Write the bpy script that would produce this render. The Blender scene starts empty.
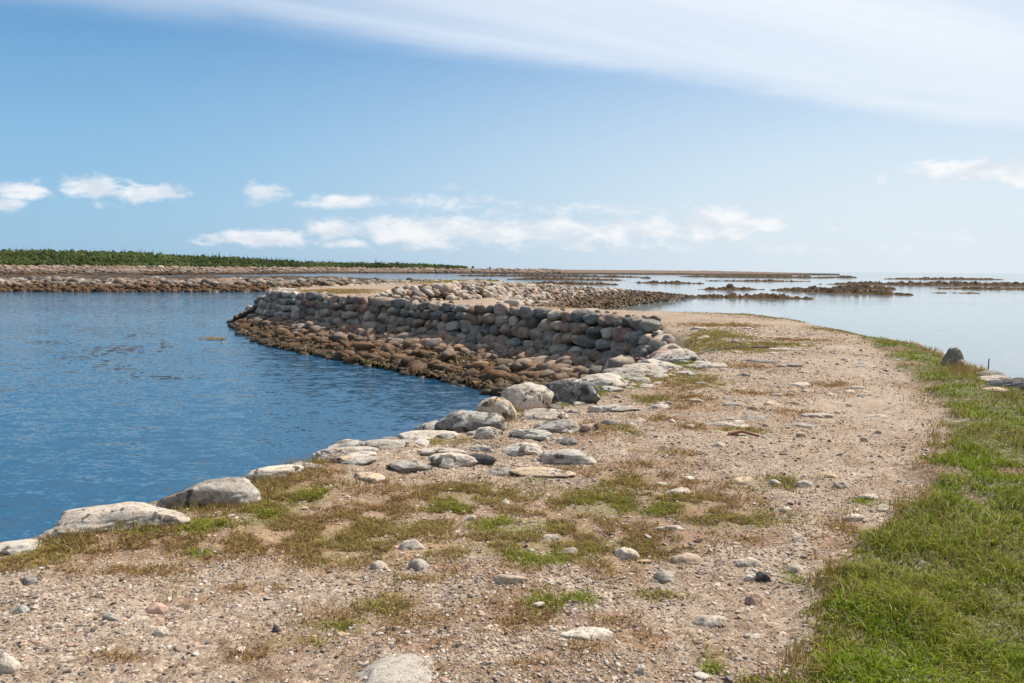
import bpy, math, random
import numpy as np
from mathutils import Matrix, Vector

random.seed(7)
RNG = np.random.default_rng(11)
R = math.radians
scene = bpy.context.scene
col = scene.collection

# ------------------------------------------------------------------ camera
EYE, SEA, FPX = 1.7, -2.5, 796.0
PITCH, ROLL = R(5.18), R(0.43)
cam_d = bpy.data.cameras.new("camera")
cam = bpy.data.objects.new("camera", cam_d)
col.objects.link(cam)
cam_d.sensor_width = 36.0
cam_d.lens = FPX / 1024 * 36.0
cam_d.clip_start, cam_d.clip_end = 0.05, 30000
cam.matrix_world = (Matrix.Translation((0, 0, EYE)) @ Matrix.Rotation(math.pi / 2 - PITCH, 4, 'X')
                    @ Matrix.Rotation(ROLL, 4, 'Z'))
scene.camera = cam
CAM_R = np.array(cam.matrix_world.to_3x3())

# ------------------------------------------------------------------ sun, sky, exposure
SUN_EL, SUN_AZ = R(54), R(56)            # azimuth measured from +Y (view direction) towards +X
sun_dir = Vector((math.sin(SUN_AZ) * math.cos(SUN_EL), math.cos(SUN_AZ) * math.cos(SUN_EL), math.sin(SUN_EL)))
sl = bpy.data.lights.new("sun", 'SUN')
sl.energy, sl.angle, sl.color = 4.8, R(0.5), (1.0, 0.93, 0.83)
so = bpy.data.objects.new("sun", sl)
so.rotation_euler = sun_dir.to_track_quat('Z', 'Y').to_euler()
col.objects.link(so)

scene.view_settings.view_transform = 'Standard'
scene.view_settings.look = 'None'
scene.view_settings.exposure = 0.5
scene.view_settings.gamma = 1.0
scene.view_settings.use_curve_mapping = False
try:
    scene.cycles.max_bounces = 5
    scene.cycles.diffuse_bounces = 2
    scene.cycles.glossy_bounces = 3
    scene.cycles.transmission_bounces = 3
except Exception:
    pass


class NT:
    """small helper round a node tree"""
    def __init__(self, tree):
        self.t = tree
        tree.nodes.clear()

    def n(self, kind, ins=None, **props):
        nd = self.t.nodes.new(kind)
        for k, v in props.items():
            setattr(nd, k, v)
        for k, v in (ins or {}).items():
            s = nd.inputs[k]
            if isinstance(v, bpy.types.NodeSocket):
                self.t.links.new(v, s)
            else:
                s.default_value = v
        return nd

    def math(self, op, a, b=0.0, c=0.0):
        return self.n('ShaderNodeMath', {0: a, 1: b, 2: c}, operation=op).outputs[0]

    def vmath(self, op, a, b=(0, 0, 0)):
        return self.n('ShaderNodeVectorMath', {0: a, 1: b}, operation=op).outputs[0]

    def step(self, v, lo, hi, a=0.0, b=1.0):
        return self.n('ShaderNodeMapRange', {'Value': v, 'From Min': lo, 'From Max': hi, 'To Min': a, 'To Max': b},
                      interpolation_type='SMOOTHSTEP', clamp=True).outputs[0]

    def mix(self, f, a, b, blend='MIX'):
        m = self.n('ShaderNodeMix', data_type='RGBA', blend_type=blend)
        for s, v in ((m.inputs[0], f), (m.inputs[6], a), (m.inputs[7], b)):
            if isinstance(v, bpy.types.NodeSocket):
                self.t.links.new(v, s)
            else:
                s.default_value = (*v, 1.0) if isinstance(v, (tuple, list)) and len(v) == 3 else v
        return m.outputs[2]

    def noise(self, vec, scale, detail=3.0, rough=0.55, dist=0.0):
        return self.n('ShaderNodeTexNoise', {'Vector': vec, 'Scale': scale, 'Detail': detail, 'Roughness': rough,
                                             'Distortion': dist}).outputs[0]

    def vor(self, vec, scale, feature='F1'):
        return self.n('ShaderNodeTexVoronoi', {'Vector': vec, 'Scale': scale}, feature=feature)

    def ramp(self, f, stops):
        r = self.n('ShaderNodeValToRGB', {0: f})
        e = r.color_ramp.elements
        while len(e) > len(stops):
            e.remove(e[-1])
        while len(e) < len(stops):
            e.new(0.5)
        for el, (p, c) in zip(e, stops):
            el.position, el.color = p, (*c, 1.0)
        return r.outputs[0]

    def out(self, sh):
        o = self.n('ShaderNodeOutputMaterial')
        self.t.links.new(sh, o.inputs[0])


def hor(px):
    return 269.4 + 0.0075 * (px - 512)


def build_world():
    w = bpy.data.worlds.new("World")
    scene.world = w
    w.use_nodes = True
    T = NT(w.node_tree)
    sky = T.n('ShaderNodeTexSky', sky_type='NISHITA', sun_disc=False, sun_elevation=SUN_EL, sun_rotation=SUN_AZ,
              altitude=0.0, air_density=1.0, dust_density=0.7, ozone_density=1.4)
    tc = T.n('ShaderNodeTexCoord')
    d = tc.outputs['Generated']
    sep = T.n('ShaderNodeSeparateXYZ', {0: d})
    x, y, z = sep.outputs
    base = T.n('ShaderNodeHueSaturation', {'Saturation': 1.5, 'Value': 1.08, 'Color': sky.outputs[0]}).outputs[0]
    # --- high thin cloud sheet, laid on a flat layer overhead
    zz = T.math('MAXIMUM', z, 0.02)
    u = T.math('DIVIDE', x, zz)
    v = T.math('DIVIDE', y, zz)
    across = T.math('SUBTRACT', v, T.math('MULTIPLY_ADD', u, 0.48, 4.0))
    along = T.math('MULTIPLY_ADD', v, 0.48, u)
    sv = T.n('ShaderNodeCombineXYZ', {0: T.math('MULTIPLY', along, 0.16), 1: T.math('MULTIPLY', across, 0.9), 2: 3.1}).outputs[0]
    streak = T.noise(sv, 1.0, 6.0, 0.55, 0.6)
    sv2 = T.n('ShaderNodeCombineXYZ', {0: T.math('MULTIPLY', along, 0.35), 1: T.math('MULTIPLY', across, 0.5), 2: 9.4}).outputs[0]
    puff = T.noise(sv2, 1.3, 5.0, 0.6)
    edge = T.math('ADD', across, T.math('MULTIPLY', T.math('SUBTRACT', puff, 0.5), 0.9))
    cov = T.step(edge, 0.20, -0.40)
    thin = T.step(u, -3.2, 0.6, 0.25, 1.0)
    dens = T.math('MULTIPLY', T.math('MULTIPLY', cov, thin), T.step(streak, 0.25, 0.68, 0.45, 1.0))
    dens = T.math('MULTIPLY', dens, T.step(v, 0.6, 2.2, 0.6, 1.0))  # unseen cloud overhead and behind is thickened to neutralise the blue sky fill
    c1 = T.mix(dens, base, (9.2, 9.5, 10.0))
    # --- low cumulus, set by bearing and height above the horizon
    yy = T.math('MAXIMUM', y, 0.02)
    a = T.math('DIVIDE', x, yy)
    b = T.math('DIVIDE', z, yy)
    blobs = [(28, 192, 30, 8, .9), (8, 206, 22, 7, .8), (95, 189, 34, 9, 1.), (152, 194, 36, 8, .95), (100, 205, 18, 6, .6),
             (272, 195, 20, 9, .85), (300, 204, 14, 6, .5), (348, 202, 30, 7, .95), (448, 204, 75, 10, .6), (452, 190, 12, 5, .55),
             (262, 238, 50, 8, 1.05), (336, 230, 28, 11, 1.), (345, 243, 22, 6, .8), (420, 232, 55, 14, 1.05), (500, 232, 60, 12, .95),
             (560, 230, 60, 12, .9), (640, 230, 60, 12, .9), (720, 224, 50, 15, 1.), (600, 212, 170, 10, .5), (560, 244, 280, 9, .55),
             (850, 236, 200, 14, .35), (972, 174, 70, 12, .95)]
    m = None
    for cx, cy, rx, ry, st in blobs:
        ca, cb = (cx - 512) / FPX, (hor(cx) - cy) / FPX
        dx = T.math('MULTIPLY', T.math('SUBTRACT', a, ca), FPX / rx)
        dy = T.math('MULTIPLY', T.math('SUBTRACT', b, cb), FPX / ry)
        q = T.math('ADD', T.math('MULTIPLY', dx, dx), T.math('MULTIPLY', dy, dy))
        g = T.math('MULTIPLY', T.math('POWER', 2.718, T.math('MULTIPLY', q, -0.6)), st)
        m = g if m is None else T.math('MAXIMUM', m, g)
    cv = T.n('ShaderNodeCombineXYZ', {0: a, 1: T.math('MULTIPLY', b, 2.2), 2: 0.0}).outputs[0]
    nz = T.noise(cv, 26.0, 7.0, 0.62, 0.3)
    cm = T.math('ADD', m, T.math('MULTIPLY', T.math('SUBTRACT', nz, 0.5), 1.7))
    cum = T.math('MULTIPLY', T.step(cm, 0.30, 0.86), 0.82)
    cum = T.math('MULTIPLY', cum, T.step(y, 0.05, 0.2))
    # haze veil close to the sea
    bear = T.step(T.math('DIVIDE', x, T.math('MAXIMUM', y, 0.02)), -0.65, 0.55, 0.80, 0.95)
    veil = T.math('MULTIPLY', T.step(z, 0.46, 0.02), bear)
    c2 = T.mix(veil, c1, T.mix(T.step(x, -0.6, 0.5), (2.7, 5.1, 7.7), (7.0, 7.9, 8.7)))
    shade = T.step(T.noise(cv, 18.0, 3.0), 0.35, 0.65)
    ccol = T.mix(shade, (7.0, 7.5, 8.2), (9.4, 9.4, 9.4))
    c3 = T.mix(cum, c2, ccol)
    bg = T.n('ShaderNodeBackground', {0: c3, 1: 0.075})
    o = T.n('ShaderNodeOutputWorld')
    w.node_tree.links.new(bg.outputs[0], o.inputs[0])


build_world()


# ------------------------------------------------------------------ layout helpers
def ray(px, py):
    c = np.array([px - 512.0, 341.5 - py, -FPX])
    return CAM_R @ c


def at(px, py, z=0.0):
    """the point of height z that the camera sees at this place of the photograph"""
    d = ray(px, py)
    t = (z - EYE) / d[2]
    return np.array([d[0] * t, d[1] * t, z])


def far(px, depth, z=0.0):
    """point at a bearing and a distance"""
    d = ray(px, 300)
    return np.array([d[0] / d[1] * depth, depth, z])


def P(px, py):
    return tuple(at(px, py)[:2])


def vhash(ix, iy, iz, seed):
    h = (ix * 374761393 + iy * 668265263 + iz * 2147483647 + seed * 1274126177) & 0xFFFFFFFF
    h = ((h ^ (h >> 13)) * 1274126177) & 0xFFFFFFFF
    h = ((h ^ (h >> 16)) * 2246822519) & 0xFFFFFFFF
    return ((h ^ (h >> 15)) & 0xFFFFFF) / float(0xFFFFFF)


def vnoise(p, seed=0):
    """value noise, p: (n,3) or (n,2); 0..1"""
    if p.shape[1] == 2:
        p = np.c_[p, np.zeros(len(p))]
    i = np.floor(p).astype(np.int64)
    f = p - i
    f = f * f * f * (f * (f * 6 - 15) + 10)
    out = np.zeros(len(p))
    for dx in (0, 1):
        wx = f[:, 0] if dx else 1 - f[:, 0]
        for dy in (0, 1):
            wy = f[:, 1] if dy else 1 - f[:, 1]
            for dz in (0, 1):
                wz = f[:, 2] if dz else 1 - f[:, 2]
                out += wx * wy * wz * vhash(i[:, 0] + dx, i[:, 1] + dy, i[:, 2] + dz, seed)
    return out


def fbm(p, oct=4, seed=0, gain=0.5):
    s, a, t = np.zeros(len(p)), 1.0, 0.0
    q = p.astype(float).copy()
    for k in range(oct):
        s += a * vnoise(q, seed + k * 17)
        t += a
        a *= gain
        q = q * 2.03 + 11.3
    return s / t


def seg_dist(pts, a, b):
    ab = b - a
    t = np.clip(((pts - a) @ ab) / (ab @ ab), 0, 1)
    return np.hypot(*(pts - a - t[:, None] * ab).T), t


def inside(pts, poly):
    c = np.zeros(len(pts), bool)
    x, y = pts[:, 0], pts[:, 1]
    for i in range(len(poly)):
        (x1, y1), (x2, y2) = poly[i - 1], poly[i]
        if y1 == y2:
            continue
        c ^= ((y1 > y) != (y2 > y)) & (x < (x2 - x1) * (y - y1) / (y2 - y1) + x1)
    return c


def sstep(v, a, b):
    t = np.clip((v - a) / (b - a), 0, 1)
    return t * t * (3 - 2 * t)


# outline of the causeway top, each vertex with the kind of the edge that STARTS there
OUT = []


def add(kind, *pts):
    for p in pts:
        OUT.append((p, kind))


add('bank', (-5.5, -8), (-4.6, 0.5), P(-60, 551), P(0, 530), P(100, 504), P(200, 478), P(270, 460), P(345, 440), P(430, 421),
    P(480, 408), P(530, 391), P(600, 374), P(650, 361), P(690, 352), P(697, 340))
WALL_PX = [(664, 324.5), (640, 321.5), (600, 317), (560, 313), (500, 309), (450, 305.5), (400, 302), (350, 298.5), (310, 295.5),
           (285, 293.5), (272, 291.5)]
add('wall', *[P(*p) for p in WALL_PX])
add('slope', P(278, 290), P(300, 288), P(335, 286), P(400, 283), P(450, 280.5), (-2, 122), (-1, 100), (-0.4, 75), (-0.3, 58))
add('slope', P(500, 304.5), P(560, 306.5), P(600, 308), P(640, 309.5), P(700, 311.5), P(760, 314.5), P(800, 318.5))
add('shore', P(870, 334), P(930, 348), P(985, 371), P(1024, 388), (6.7, 8.0), (7.2, 5), (7.4, 0), (7.2, -8))
POLY = np.array([p for p, k in OUT], float)
KIND = [k for p, k in OUT]

GRASS_PX = [(755, 705), (792, 662), (816, 625), (833, 590), (868, 545), (896, 515), (920, 480), (938, 450), (947, 425), (938, 402), (915, 380),
            (880, 350), (862, 338), (905, 338), (940, 350), (985, 372), (1024, 388)]
GPOLY = np.array([P(*p) for p in GRASS_PX] + [(6.9, 8.0), (7.4, 5), (7.8, 0), (7.6, -8), (1.6, -8), (0.75, 1.5)])

# turf and weed patches on the path: px, py, half width, half height, kind (g green, o olive, b brown, s straw)
PATCH = [(45, 548, 45, 13, 'o'), (20, 560, 40, 10, 'b'), (95, 545, 55, 12, 'b'), (60, 532, 30, 8, 'o'), (140, 538, 90, 20, 'b'), (205, 527, 26, 8, 'g'), (160, 519, 40, 7, 'o'), (198, 552, 16, 6, 'g'),
         (145, 530, 20, 6, 'g'), (250, 505, 60, 22, 'o'), (270, 497, 50, 14, 'b'), (310, 475, 45, 18, 'b'), (265, 512, 25, 8, 'g'), (320, 452, 25, 5, 'o'), (55, 562, 18, 6, 'o'),
         (300, 493, 30, 8, 'o'), (345, 515, 60, 18, 'b'), (350, 540, 50, 18, 'o'), (330, 555, 60, 14, 'b'), (315, 495, 22, 8, 'g'), (330, 535, 20, 8, 'o'), (250, 545, 90, 14, 'b'),
         (440, 490, 60, 14, 'b'), (452, 502, 22, 8, 'g'), (470, 490, 45, 12, 'o'), (512, 523, 42, 9, 'g'), (510, 545, 60, 12, 'o'), (540, 556, 30, 9, 'g'), (480, 540, 40, 9, 's'),
         (505, 490, 16, 5, 'o'), (535, 475, 9, 4, 'g'), (600, 498, 60, 16, 'o'), (605, 502, 35, 8, 'g'), (655, 507, 28, 6, 'g'), (625, 480, 30, 7, 'o'), (570, 525, 25, 6, 'o'), (640, 478, 50, 8, 'b'),
         (610, 565, 40, 16, 'b'), (625, 548, 50, 9, 'o'), (655, 545, 30, 8, 'b'), (575, 605, 28, 11, 'g'), (540, 602, 18, 8, 'g'), (525, 598, 40, 10, 'b'), (500, 620, 30, 12, 'b'), (715, 655, 18, 16, 'o'), (712, 665, 10, 8, 'g'),
         (720, 512, 50, 12, 'b'), (735, 520, 55, 12, 'o'), (780, 485, 50, 7, 'o'), (700, 485, 60, 6, 'b'), (790, 578, 12, 7, 'g'), (845, 530, 22, 10, 'b'), (830, 545, 20, 8, 'b'),
         (400, 600, 25, 8, 's'), (385, 610, 30, 10, 'o'), (340, 630, 45, 8, 'o'), (290, 645, 40, 9, 'o'), (250, 660, 30, 9, 'b'), (355, 632, 12, 4, 'g'), (420, 580, 30, 8, 's'), (660, 595, 30, 5, 'o'),
         (420, 440, 55, 4, 'o'), (385, 438, 12, 4, 'g'), (505, 412, 14, 9, 's'), (560, 400, 16, 5, 'g'), (590, 389, 16, 6, 'g'), (622, 382, 22, 5, 'g'), (650, 374, 30, 6, 'o'), (670, 385, 35, 8, 'b'), (700, 380, 25, 8, 'o'), (690, 400, 30, 6, 'b'),
         (600, 428, 18, 8, 'b'), (628, 432, 14, 6, 'o'), (575, 438, 12, 6, 'b'), (600, 440, 12, 4, 'b'), (700, 338, 18, 4, 'o'), (740, 350, 30, 4, 'o'), (720, 335, 30, 4, 'o'), (690, 365, 14, 3, 'g'), (800, 415, 22, 4, 'b'), (740, 432, 30, 3, 'o'),
         (790, 316, 40, 3, 'o'), (620, 307, 30, 2, 'o'), (760, 313, 50, 2, 'o'), (850, 331, 30, 3, 'o'), (560, 305.5, 30, 2, 's'), (330, 292, 40, 2.5, 's'), (450, 281, 50, 2, 'o'), (480, 280.5, 20, 1.6, 'o'), (420, 299, 25, 2, 's'),
         (870, 505, 15, 5, 'g'), (760, 600, 10, 4, 'b'), (640, 640, 30, 10, 'b'), (590, 650, 30, 10, 'b'), (700, 430, 40, 4, 'b'), (780, 345, 40, 2, 'o'), (680, 455, 25, 4, 'b'), (420, 650, 40, 10, 'b'), (190, 600, 30, 8, 'b'), (240, 590, 50, 6, 'b'), (715, 345, 40, 4, 'o'), (740, 365, 40, 4, 'b'), (700, 410, 40, 4, 'b'), (760, 395, 40, 3, 'b'), (660, 420, 30, 4, 'b'), (720, 325, 40, 3, 'b'), (800, 340, 40, 2, 'b'), (830, 385, 24, 3, 'b'), (650, 400, 24, 4, 'o'), (560, 470, 60, 6, 'b'), (650, 465, 50, 5, 'b'), (600, 530, 60, 10, 'b'), (480, 570, 70, 8, 'b'), (540, 620, 50, 10, 'b'), (690, 535, 50, 9, 'b'), (760, 540, 30, 8, 'b'), (430, 525, 40, 10, 'b'), (130, 570, 70, 8, 'b'), (820, 560, 20, 8, 'b'), (120, 660, 40, 6, 'b'), (450, 675, 30, 8, 'b'), (545, 670, 40, 8, 'b'), (400, 500, 120, 26, 'b'), (560, 512, 130, 26, 'b'), (170, 548, 120, 16, 'b'), (300, 530, 90, 26, 'b'), (430, 545, 90, 16, 's'), (620, 540, 90, 16, 'b'), (700, 500, 70, 12, 'b'), (590, 545, 60, 12, 'o'), (400, 520, 60, 14, 'o'), (280, 525, 60, 12, 's'), (660, 500, 50, 9, 'o'), (380, 620, 80, 14, 'b'), (520, 610, 60, 14, 'b'), (600, 620, 40, 10, 'b')]


def to_px(xyz):
    v = (xyz - np.array([0, 0, EYE])) @ CAM_R
    zz = np.minimum(v[:, 2], -1e-3)
    return np.c_[512 + v[:, 0] / -zz * FPX, 341.5 - v[:, 1] / -zz * FPX]


# patches as ellipses on the ground (centre, half axes in metres)
PG = []
for px, py, rx, ry, k in PATCH:
    c = at(px, py)
    a_ = at(px + rx, py)
    t0, t1 = at(px, py - ry), at(px, py + ry)
    PG.append((c[0], c[1], max(abs(a_[0] - c[0]), .03), max(abs(t0[1] - t1[1]) / 2, .03), k))


def patch_field(xy):
    """cover 0..1 of each turf kind at these points"""
    f = {k: np.zeros(len(xy)) for k in 'gobs'}
    n = fbm(xy * 3.1, 3, 5) - 0.5
    for cx, cy, rx, ry, k in PG:
        sel = (np.abs(xy[:, 0] - cx) < rx * 1.6) & (np.abs(xy[:, 1] - cy) < ry * 1.6)
        if not sel.any():
            continue
        q = ((xy[sel, 0] - cx) / rx) ** 2 + ((xy[sel, 1] - cy) / ry) ** 2
        f[k][sel] = np.maximum(f[k][sel], sstep(q + n[sel] * 1.6, 1.3, 0.25))
    return f


def poly_sd(xy, poly):
    best = np.full(len(xy), 1e9)
    idx = np.zeros(len(xy), int)
    for i in range(len(poly)):
        dd, _ = seg_dist(xy, poly[i], poly[(i + 1) % len(poly)])
        s = dd < best
        best[s], idx[s] = dd[s], i
    return np.where(inside(xy, poly), best, -best), idx


KNUM = {'bank': 0, 'wall': 1, 'slope': 2, 'shore': 3}
KARR = np.array([KNUM[k] for k in KIND])


def height(xy, fine=True):
    sd, idx = poly_sd(xy, POLY)
    k = KARR[idx]
    d = np.maximum(-sd, 0)
    z = np.zeros(len(xy))
    big = (fbm(xy * 0.35, 3, 3) - 0.5) * 0.10
    z += big * sstep(sd, -0.2, 1.5)
    drop = np.select([k == 0, k == 1, k == 2], [d * 1.0, 1.5 * sstep(d, 0.0, 0.25) + d * (0.27 + 0.16 * sstep(xy[:, 1], 42, 54)), d * 0.7], d * 0.55)
    z -= np.minimum(drop, 4.0)
    # inner margin: rounded shoulders
    z -= 0.10 * (1 - sstep(sd, 0.0, 0.7)) * np.isin(k, (0, 2, 3))
    if fine:
        gm = grass_mask(xy)
        z += gm * 0.05 + gm * (fbm(xy * 1.7, 3, 9) - 0.5) * 0.16
        z += (fbm(xy * 2.2, 3, 21) - 0.5) * 0.055 + (fbm(xy * 11, 3, 22) - 0.5) * 0.034
        z += (vnoise(xy * 38, 23) - 0.5) * 0.008
    return z


def grass_mask(xy):
    sd, _ = poly_sd(xy, GPOLY)
    n = (fbm(xy * 2.3, 3, 31) - 0.5) * 0.5
    return sstep(sd + n, -0.12, 0.25)


def worn(xy):
    """the bare trodden track along the lawn"""
    sd, _ = poly_sd(xy, GPOLY)
    n = (fbm(xy * .8, 3, 35) - .5) * .8
    return sstep(-sd + n, .0, .35) * (1 - sstep(-sd + n, .9, 1.7)) * sstep(xy[:, 1], 4.0, 7.0)


# ------------------------------------------------------------------ mesh helpers
def make_mesh(name, verts, faces, smooth=True):
    """verts (n,3); faces: list of arrays (m,k)"""
    me = bpy.data.meshes.new(name)
    verts = np.asarray(verts, np.float32)
    faces = [np.asarray(f, np.int32) for f in faces if len(f)]
    me.vertices.add(len(verts))
    me.vertices.foreach_set("co", verts.ravel())
    tot = sum(f.size for f in faces)
    nf = sum(len(f) for f in faces)
    me.loops.add(tot)
    me.polygons.add(nf)
    me.loops.foreach_set("vertex_index", np.concatenate([f.ravel() for f in faces]))
    sizes = np.concatenate([np.full(len(f), f.shape[1], np.int32) for f in faces])
    me.polygons.foreach_set("loop_start", np.concatenate([[0], np.cumsum(sizes)[:-1]]).astype(np.int32))
    if smooth:
        me.polygons.foreach_set("use_smooth", np.ones(nf, bool))
    me.update(calc_edges=True)
    me.validate()
    return me


def vcol(me, name, rgb):
    a = me.attributes.new(name, 'FLOAT_COLOR', 'POINT')
    rgb = np.asarray(rgb, np.float32)
    a.data.foreach_set("color", np.c_[rgb, np.ones(len(rgb), np.float32)].astype(np.float32).ravel())


def vfloat(me, name, v):
    a = me.attributes.new(name, 'FLOAT', 'POINT')
    a.data.foreach_set("value", np.asarray(v, np.float32))


def link(name, me, mat=None, parent=None):
    o = bpy.data.objects.new(name, me)
    col.objects.link(o)
    if mat and not me.materials:
        me.materials.append(mat)
    if parent:
        o.parent = parent
    return o


def tag(o, label=None, cat=None, group=None, kind=None):
    if label:
        o["label"] = label
    if cat:
        o["category"] = cat
    if group:
        o["group"] = group
    if kind:
        o["kind"] = kind
    return o


def ico(sub):
    t = (1 + 5 ** .5) / 2
    v = [(-1, t, 0), (1, t, 0), (-1, -t, 0), (1, -t, 0), (0, -1, t), (0, 1, t), (0, -1, -t), (0, 1, -t), (t, 0, -1), (t, 0, 1), (-t, 0, -1), (-t, 0, 1)]
    f = [(0, 11, 5), (0, 5, 1), (0, 1, 7), (0, 7, 10), (0, 10, 11), (1, 5, 9), (5, 11, 4), (11, 10, 2), (10, 7, 6), (7, 1, 8), (3, 9, 4), (3, 4, 2),
         (3, 2, 6), (3, 6, 8), (3, 8, 9), (4, 9, 5), (2, 4, 11), (6, 2, 10), (8, 6, 7), (9, 8, 1)]
    v = [np.array(p) / np.linalg.norm(p) for p in v]
    for _ in range(sub):
        c, nf = {}, []

        def mid(a, b):
            k = (min(a, b), max(a, b))
            if k not in c:
                m = v[a] + v[b]
                v.append(m / np.linalg.norm(m))
                c[k] = len(v) - 1
            return c[k]
        for a, b, d in f:
            x, y, z = mid(a, b), mid(b, d), mid(d, a)
            nf += [(a, x, z), (b, y, x), (d, z, y), (x, y, z)]
        f = nf
    return np.array(v), np.array(f)


ICO = {k: ico(k) for k in range(5)}


def stone_shape(seed, sub=3, rough=0.22, cuts=7, boxy=0.25, fine=0.03, k=14.0):
    """unit boulder: a sphere knocked flat on a few sides and roughened"""
    v, f = ICO[sub]
    rs = np.random.default_rng(seed)
    r = np.ones(len(v))
    n = v.copy()
    # toward a rounded box
    m = np.max(np.abs(v), axis=1)
    r *= (1 - boxy) + boxy / np.maximum(m, .6) * 0.85
    for _ in range(cuts):
        d = rs.normal(size=3)
        d /= np.linalg.norm(d)
        h = rs.uniform(0.62, 0.92)
        c = v @ d
        lim = np.where(c > 0.05, h / np.maximum(c, 0.05), 9)
        r = -np.log(np.exp(-k * r) + np.exp(-k * np.minimum(lim, 5))) / k
    off = rs.uniform(0, 50, 3)
    r = r + rough * (fbm(v * 1.4 + off, 3, seed % 97) - 0.5)
    if sub >= 3:
        r = r + fine * 2 * (fbm(v * 6 + off, 3, seed % 89) - 0.5)
    return n * r[:, None], f


def merged(name, items, sub, mat, nshape=10, seed=0, **kw):
    """many stones as one mesh. items: rows pos(3), dims(3), rot z, tilt x, tilt y, rgb(3)"""
    items = np.asarray(items, float)
    shapes = [stone_shape(seed + 100 + i, sub, **kw) for i in range(nshape)]
    V, F, C, off = [], [], [], 0
    f0 = shapes[0][1]
    rs = np.random.default_rng(seed)
    for it in items:
        v = shapes[rs.integers(nshape)][0] * it[3:6] * 0.5
        v = v @ rotm(it[6], it[7], it[8]).T + it[:3]
        V.append(v)
        F.append(f0 + off)
        C.append(np.broadcast_to(it[9:12], v.shape))
        off += len(v)
    me = make_mesh(name, np.concatenate(V), [np.concatenate(F)])
    vcol(me, "tint", np.concatenate(C))
    return me


def rotm(z, x=0.0, y=0.0):
    cz, sz, cx, sx, cy, sy = math.cos(z), math.sin(z), math.cos(x), math.sin(x), math.cos(y), math.sin(y)
    Z = np.array([[cz, -sz, 0], [sz, cz, 0], [0, 0, 1]])
    X = np.array([[1, 0, 0], [0, cx, -sx], [0, sx, cx]])
    Y = np.array([[cy, 0, sy], [0, 1, 0], [-sy, 0, cy]])
    return Z @ X @ Y


# ------------------------------------------------------------------ materials
def new_mat(name):
    m = bpy.data.materials.new(name)
    m.use_nodes = True
    return m, NT(m.node_tree)


def stone_material(name, source, lichen=0.5, tide=True, speck=1.0, tz=-1.30):
    """granite; source 'object' takes the object's own colour, 'tint' the per-stone colour of a merged mesh"""
    m, T = new_mat(name)
    g = T.n('ShaderNodeNewGeometry')
    pos = g.outputs['Position']
    if source == 'object':
        basec = T.n('ShaderNodeObjectInfo').outputs['Color']
    else:
        basec = T.n('ShaderNodeAttribute', attribute_name='tint').outputs['Color']
    mott = T.noise(pos, 3.2, 5, 0.6)
    c = T.mix(1.0, basec, T.ramp(mott, [(0.3, (0.72, 0.70, 0.67)), (0.7, (1.18, 1.15, 1.10))]), 'MULTIPLY')
    grain = T.noise(pos, 70, 3, 0.7)
    c = T.mix(0.75 * speck, c, T.ramp(grain, [(0.36, (0.35, 0.34, 0.34)), (0.47, (1.0, 1.0, 1.0)), (0.60, (1.0, 1.0, 1.0)), (0.68, (1.45, 1.42, 1.35))]), 'MULTIPLY')
    c = T.mix(0.6 * speck, c, T.ramp(T.noise(pos, 26, 4, 0.7), [(0.38, (0.5, 0.48, 0.46)), (0.5, (1.0, 1.0, 1.0)), (0.62, (1.2, 1.18, 1.14))]), 'MULTIPLY')
    ban = T.noise(T.vmath('MULTIPLY', pos, (2.0, 2.0, 9.0)), 1.3, 4, 0.6, 0.8)
    c = T.mix(T.step(ban, 0.55, 0.75, 0.0, 0.35), c, (0.10, 0.095, 0.09))
    up = T.n('ShaderNodeSeparateXYZ', {0: g.outputs['Normal']}).outputs[2]
    if lichen > 0:
        l1 = T.noise(pos, 5.5, 6, 0.68, 0.5)
        wl = T.math('MULTIPLY', T.step(l1, 0.50, 0.57), T.step(up, 0.0, 0.5))
        c = T.mix(T.math('MULTIPLY', wl, min(1.0, 0.95 * lichen)), c, T.mix(T.noise(pos, 40, 3), (0.34, 0.31, 0.27), (0.50, 0.465, 0.415)))
        l2 = T.noise(T.vmath('ADD', pos, (7, 3, 1)), 7.0, 4, 0.6, 0.4)
        c = T.mix(T.math('MULTIPLY', T.step(l2, 0.57, 0.62), min(1.0, 0.9 * lichen)), c, (0.028, 0.026, 0.024))
        l3 = T.noise(T.vmath('ADD', pos, (17, 5, 9)), 4.0, 4, 0.6)
        c = T.mix(T.math('MULTIPLY', T.step(l3, 0.62, 0.70), 0.45 * lichen), c, (0.20, 0.17, 0.05))
    rough = 0.85
    if tide:
        z = T.n('ShaderNodeSeparateXYZ', {0: pos}).outputs[2]
        zn = T.math('ADD', z, T.math('MULTIPLY', T.math('SUBTRACT', T.noise(pos, 1.7, 4), 0.5), 0.9))
        t1 = T.step(zn, tz, tz - 0.8)
        c = T.mix(T.math('MULTIPLY', t1, 0.86), c, T.mix(T.step(T.noise(pos, 2.4, 4), 0.35, 0.65), (0.03, 0.018, 0.008), (0.135, 0.064, 0.020)))
        t2 = T.step(z, SEA + 0.5, SEA + 0.05)
        c = T.mix(T.math('MULTIPLY', t2, 0.8), c, (0.03, 0.02, 0.007))
        rough = T.step(z, SEA + 0.1, SEA + 0.5, 0.35, 0.85)
    h = T.math('ADD', T.math('MULTIPLY', T.noise(pos, 22, 5, 0.65), 1.0), T.math('MULTIPLY', grain, 0.35))
    bump = T.n('ShaderNodeBump', {'Strength': 0.55, 'Distance': 0.02, 'Height': h})
    b = T.n('ShaderNodeBsdfPrincipled', {'Base Color': c, 'Roughness': rough, 'Normal': bump.outputs[0], 'Specular IOR Level': 0.15})
    T.out(b.outputs[0])
    return m


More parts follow.
